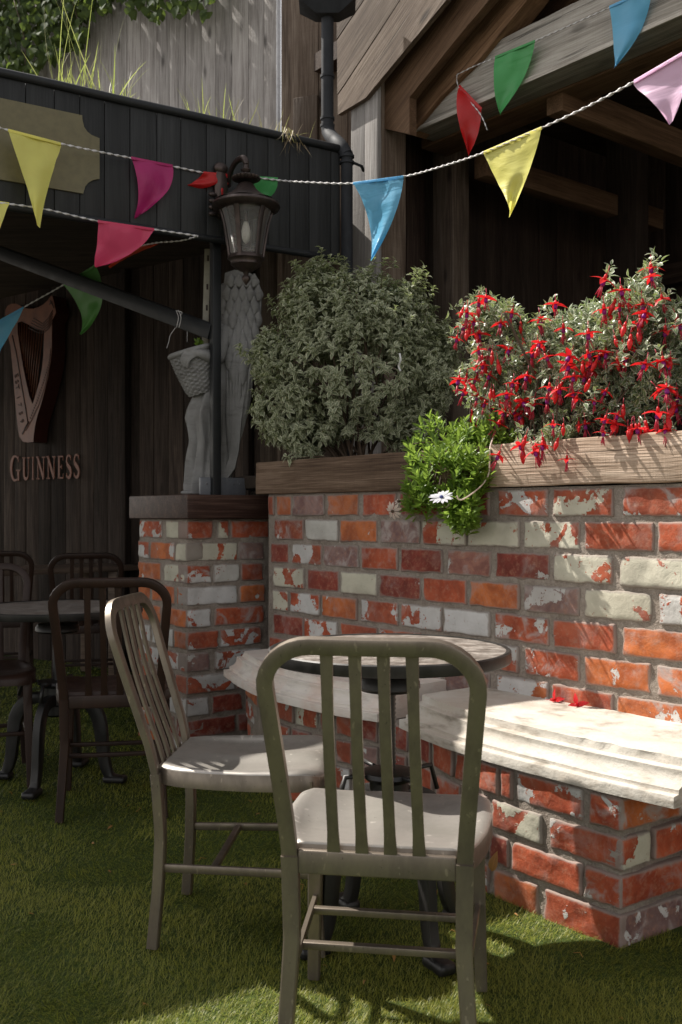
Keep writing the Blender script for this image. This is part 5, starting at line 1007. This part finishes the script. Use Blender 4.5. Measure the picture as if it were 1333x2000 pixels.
def flower_mesh(open_=1., n=0):
    mb = MB(); s = 1.25
    tube(mb, [(0, 0, 0), (.002, 0, -.012 * s), (0, 0, -.022 * s)], .0009 * s, sec=C6, m=2); tube(mb, [(0, 0, -.020 * s), (0, 0, -.026 * s), (0, 0, -.034 * s)], np.array([.0028, .0042, .0048]) * s, sec=C6, m=0)
    b = np.array([(0, 0, -.033 * s)] * 4); a = np.arange(4) * math.pi / 2 + .4 + n; el = .05 + (.0 if open_ > .5 else -.9) + rng.uniform(-.15, .25, 4)
    d = np.stack([np.cos(a) * np.cos(el), np.sin(a) * np.cos(el), np.sin(el)], -1)
    if open_ > .5:
        leaves(mb, b, d, V(0, 0, 1) + 0 * d, .036 * s, .0165 * s, bend=.55, fold=.25, nu=5, shape='leaf', m=0)
        lathe(mb, [(.003 * s, -.032 * s), (.005 * s, -.037 * s), (.0056 * s, -.042 * s), (.0044 * s, -.047 * s), (.003 * s, -.047 * s)], n=12, m=1)
        for k in range(7):
            t = rng.normal(0, .005 * s, 2); tube(mb, [(t[0] * .3, t[1] * .3, -.048 * s), (t[0], t[1], -(.066 + .012 * rng.random()) * s)], .0012 * s, sec=C6, m=2)
    else: lathe(mb, [(.003 * s, -.030 * s), (.0066 * s, -.038 * s), (.0072 * s, -.046 * s), (.004 * s, -.058 * s), (.0005 * s, -.064 * s)], n=10, m=0)
    me_o = mb.build('flower', [M_red, M_purple, M_pink]); me = me_o.data; bpy.data.objects.remove(me_o); return me
FMs = [flower_mesh(1, k * .5) for k in range(5)]; BMs = [flower_mesh(0)]
hang = []
def near_tip(x, y):
    X_, Y_ = px(tips); c = (X_ - x) ** 2 + (Y_ - y) ** 2; near = np.argsort(c)[:7]; return tips[near[np.argmin(tips[near][:, 1])]]
for i, (x, y) in enumerate(fl):
    D = near_tip(x, y)[1] - rng.uniform(.015, .05); D = min(D, wd(min(x, 1400)) - .06) if y > 850 else D
    p = P(x + rng.uniform(-4, 4), y - 24 + rng.uniform(-4, 4), D); o = bpy.data.objects.new('flower', FMs[i % 5]); COL.objects.link(o); o.parent = fu; o.location = Vector(p) - fu.location; o.rotation_euler = (rng.normal(0, .22), rng.normal(0, .22), rng.uniform(0, 6)); s = rng.uniform(.85, 1.25); s *= .88; o.scale = (s, s, s)
for i in range(98):
    x, y = fl[rng.integers(len(fl))]; x += rng.normal(0, 24); y += rng.normal(0, 20)
    X_, Y_ = px(tips)
    if y > 900 or np.sort((X_ - x) ** 2 + (Y_ - y + 18) ** 2)[2] > 170: continue
    D = near_tip(x, y)[1] - rng.uniform(0, .04); D = min(D, wd(min(x, 1400)) - .06) if y > 850 else D
    o = bpy.data.objects.new('bud', BMs[0]); COL.objects.link(o); o.parent = fu; o.location = Vector(P(x, y - 20, D)) - fu.location; o.rotation_euler = (rng.normal(0, .2), rng.normal(0, .2), rng.uniform(0, 6)); s = rng.uniform(.7, 1.1); o.scale = (s, s, s)
for nm, (x, y), lb in (('fallen_flower', (1066, 1369), 'fallen red fuchsia flower on the stone slab, the left of two'), ('fallen_flower', (1118, 1380), 'fallen red fuchsia flower on the stone slab, the right of two')):
    q = P(x, y, FPX * (EYE - .492) / (y - HOR)); o = bpy.data.objects.new(nm, FMs[0].copy()); COL.objects.link(o); o.location = (q[0], q[1], .497); o.rotation_euler = (1.45, .1, .7 + x * .01); o.scale = (.85,) * 3; tag(o, lb, 'flower', 'fallen fuchsia flowers')
# trailing daisy
dz = tag(empty('trailing_daisy', tuple(P(870, 870, 3.55))), 'bright green trailing daisy plant hanging over the timber edging board', 'plant')
bl = [(872, 858, 78, 42, .12, 1.3), (850, 925, 66, 50, .10, 1.2), (822, 965, 40, 40, .08, .6), (905, 975, 44, 48, .08, .8), (930, 900, 30, 50, .08, .5), (955, 845, 46, 26, .07, .4), (905, 1010, 34, 22, .06, .4)]
wts = np.array([b[5] for b in bl]); pick = rng.choice(len(bl), 330, p=wts / wts.sum()); tp = []; dr = []
for k in pick:
    cx_, cy_, rx_, ry_, rd_, _ = bl[k]; v = nrm(rng.normal(0, 1, 3)) * rng.uniform(.3, 1.35) ** .5; x, y = cx_ + rx_ * v[0], cy_ + ry_ * v[2]; base = wd(x) + (.06 if y < 875 else -.10); low = np.clip((y - 960) / 60, 0, 1)
    tp.append(P(x, y, base + v[1] * rd_)); dr.append(V(v[0] * .5 - .12, v[1] * .5 - .35, (.85 - 1.5 * low * rng.random())))
tp = np.array(tp); mb = MB(); shoots(mb, tp, np.array(dr), 10, .048, .0165, .95, .045, rng.uniform(.05, .5, len(tp) * 10), shape='spoon', fold=.35, jit=.3); part(mb, 'foliage', M_daisy, dz)
mb = MB(); hb_ = P(880, 880, wd(880) + .1)
for i in range(26):
    t = tp[rng.integers(len(tp))]; m_ = V((hb_[0] + t[0]) / 2, (hb_[1] + t[1]) / 2, max(t[2], 1.28)); tube(mb, catmull([hb_ + V(rng.normal(0, .05), 0, -.04), m_, t], 4), .0022, sec=C6)
part(mb, 'stems', M_twig, dz)
def daisy(c, axis, r, n, mat, name, bend):
    axis = nrm(axis); a = np.arange(n) * 2 * math.pi / n + rng.uniform(-.1, .1, n); e1 = nrm(np.cross(axis, V(.2, .1, 1))); e2 = np.cross(axis, e1); d = e1 * np.cos(a)[:, None] + e2 * np.sin(a)[:, None] + axis * rng.uniform(.05, .35, n)[:, None]
    mb = MB(); leaves(mb, np.array([c] * n) + d * .004, d, np.tile(axis, (n, 1)), r * rng.uniform(.85, 1.1, n), r * .34, bend=bend, fold=.15, nu=6, shape='spoon'); ell(mb, c + axis * .004, (.007, .007, .006), m=1 if mat == M_petal else 2)
    tube(mb, catmull([c, c - axis * .03 + V(.01, .02, -.01), c + V(.05, .05, .0)], 4), .0016, sec=C6, m=2); return part(mb, name, [mat, M_blue, M_twig], dz)
daisy(P(863, 972, wd(863) - .24), V(-.2, -.5, .8), .040, 15, M_petal, 'flower_head', .3)
o = daisy(P(768, 998, wd(768) - .14), V(-.5, -.7, -.3), .033, 11, M_faded, 'flower_head', .9); o['label'] = 'withered pale flower head'
daisy(P(780, 980, wd(776) - .12), V(-.2, -.6, .5), .016, 8, M_faded, 'flower_head', .9)['label'] = 'small faded flower head'
mb = MB(); D_ = wd(940) - .12
tube(mb, catmull([P(966, 850, D_ + .1), P(958, 872, D_), P(957, 900, D_), P(955, 925, D_), P(944, 945, D_), P(925, 962, D_ - .03), P(905, 975, D_ - .05), P(896, 975, D_ - .05), P(893, 968, D_ - .05)], 5), .0024, sec=C6); part(mb, 'tendril', M_faded, dz)
# grass on the roof
def tuft(name, label, x0, x1, yb0, yb1, n, hmin, hmax, mat, droop=.5, off=.10, wd_=.007, group=None, dirz=1.):
    x = rng.uniform(x0, x1, n); b = []
    for xx in x:
        y = yb0 + (yb1 - yb0) * (xx - x0) / (x1 - x0); q = on_plane(F0 - FN * (off + rng.uniform(-.05, .05)), FU, xx, y); q[2] = 2.88 if dirz > 0 else ZTOP + .03; b.append(q)
    b = np.array(b); h = rng.uniform(hmin, hmax, n) ** 1.0; mb = MB(); d = np.stack([rng.normal(.05, .22, n), rng.normal(-.1, .2, n), np.full(n, dirz)], -1); nr = rng.normal(0, 1, (n, 3)) * V(1, 1, .1)
    leaves(mb, b, d, nr, h, wd_, bend=rng.uniform(.1, droop, n), fold=.2, nu=6, shape='blade'); o = mb.build(name, mat); tag(o, label, 'grass tuft', group); return o
GG = 'wild grass tufts on the shelter roof'
tuft('grass_tuft', 'tall yellow green grass tuft on the black shelter roof at the left', 98, 262, 168, 205, 60, .10, .30, M_blade, .8, group=GG)
tuft('grass_tuft', 'few very tall thin grass stalks rising above the left roof tuft', 108, 250, 168, 200, 9, .45, .75, M_blade, .5, wd_=.0045, group=GG)
tuft('grass_tuft', 'shorter bright grass tuft in the middle of the black shelter roof', 375, 470, 238, 255, 36, .08, .26, M_blade, .9, group=GG)
tuft('grass_tuft', 'dry brown grass clump near the right end of the black shelter roof', 470, 600, 255, 275, 70, .05, .20, M_dead, 2.0, wd_=.004, group=GG)
o = tuft('grass_tuft', 'dead pale grass hanging over the black roof edge near the downpipe', 552, 590, 262, 270, 40, .06, .14, M_dead, .8, off=-.03, wd_=.004, group=GG, dirz=-.8)
# ivy over the fence
iv = tag(empty('ivy', tuple(on_plane(FW0 + BN * .1, BU, 60, 60))), 'dark green ivy hanging over the pale fence in the top left corner', 'climber')
pts = []
while len(pts) < 3600:
    x, y = rng.uniform(-220, 440), rng.uniform(-160, 160)
    lim = np.interp(x, [-220, 0, 60, 110, 150, 190, 215, 240, 300, 420, 440], [170, 150, 150, 110, 85, 20, -5, 10, 28, 15, -20]) + 14 * math.sin(x * .13)
    if y < lim and not (x > 200 and rng.random() < .35): pts.append((x, y))
b = np.array([on_plane(FW0 + BN * rng.uniform(.03, .30), BU, *p) for p in pts]); n = len(b); d = np.stack([rng.normal(0, .5, n), rng.normal(-.3, .3, n), np.full(n, -.9)], -1)
mb = MB(); leaves(mb, b, d, np.tile(V(-.35, -.8, .5), (n, 1)) + rng.normal(0, .35, (n, 3)), rng.uniform(.05, .095, n), rng.uniform(.045, .08, n), bend=.5, fold=.15, nu=4); part(mb, 'leaves', M_ivy, iv)
mb = MB()
for i in range(26): a_ = b[rng.integers(n)]; c_ = a_ + V(rng.normal(0, .12), 0, .5); tube(mb, catmull([c_, (a_ + c_) / 2 + rng.normal(0, .04, 3), a_], 4), .004, sec=C6)
part(mb, 'stems', M_twig, iv)
mb = MB(); q = P(961, 1702, 2.80); leaves(mb, np.array([q]), np.array([(0.1, -.2, .9)]), np.array([(-.5, -1, .2)]), .06, .028, bend=.8, nu=6); o = mb.build('dry_leaf', M_dry); tag(o, 'single dry orange leaf leaning on the bench base beside the front chair', 'leaf')

# litter on the turf
N = 90; D = rng.uniform(1.9, 5.2, N); X = rng.uniform(-.36, .30, N) * D; b = np.stack([X, D, rng.uniform(.012, .022, N)], -1); mb = MB(); d = rng.normal(0, 1, (N, 3)) * V(1, 1, .15)
leaves(mb, b, d, V(0, 0, 1) + rng.normal(0, .4, (N, 3)), rng.uniform(.008, .026, N), rng.uniform(.004, .011, N), bend=rng.uniform(.2, 1.4, N), nu=4)
for i in range(14):
    x, y = rng.uniform(-.34, .2) * 3, rng.uniform(2, 4.5); a = rng.uniform(0, 6); L_ = rng.uniform(.02, .05); tube(mb, [(x, y, .02), (x + L_ * .5 * math.cos(a), y + L_ * .5 * math.sin(a), .026), (x + L_ * math.cos(a + .5), y + L_ * math.sin(a + .5), .022)], .0009, sec=C6)
struct(mb.build('leaf_litter', M_dry), 'stuff')
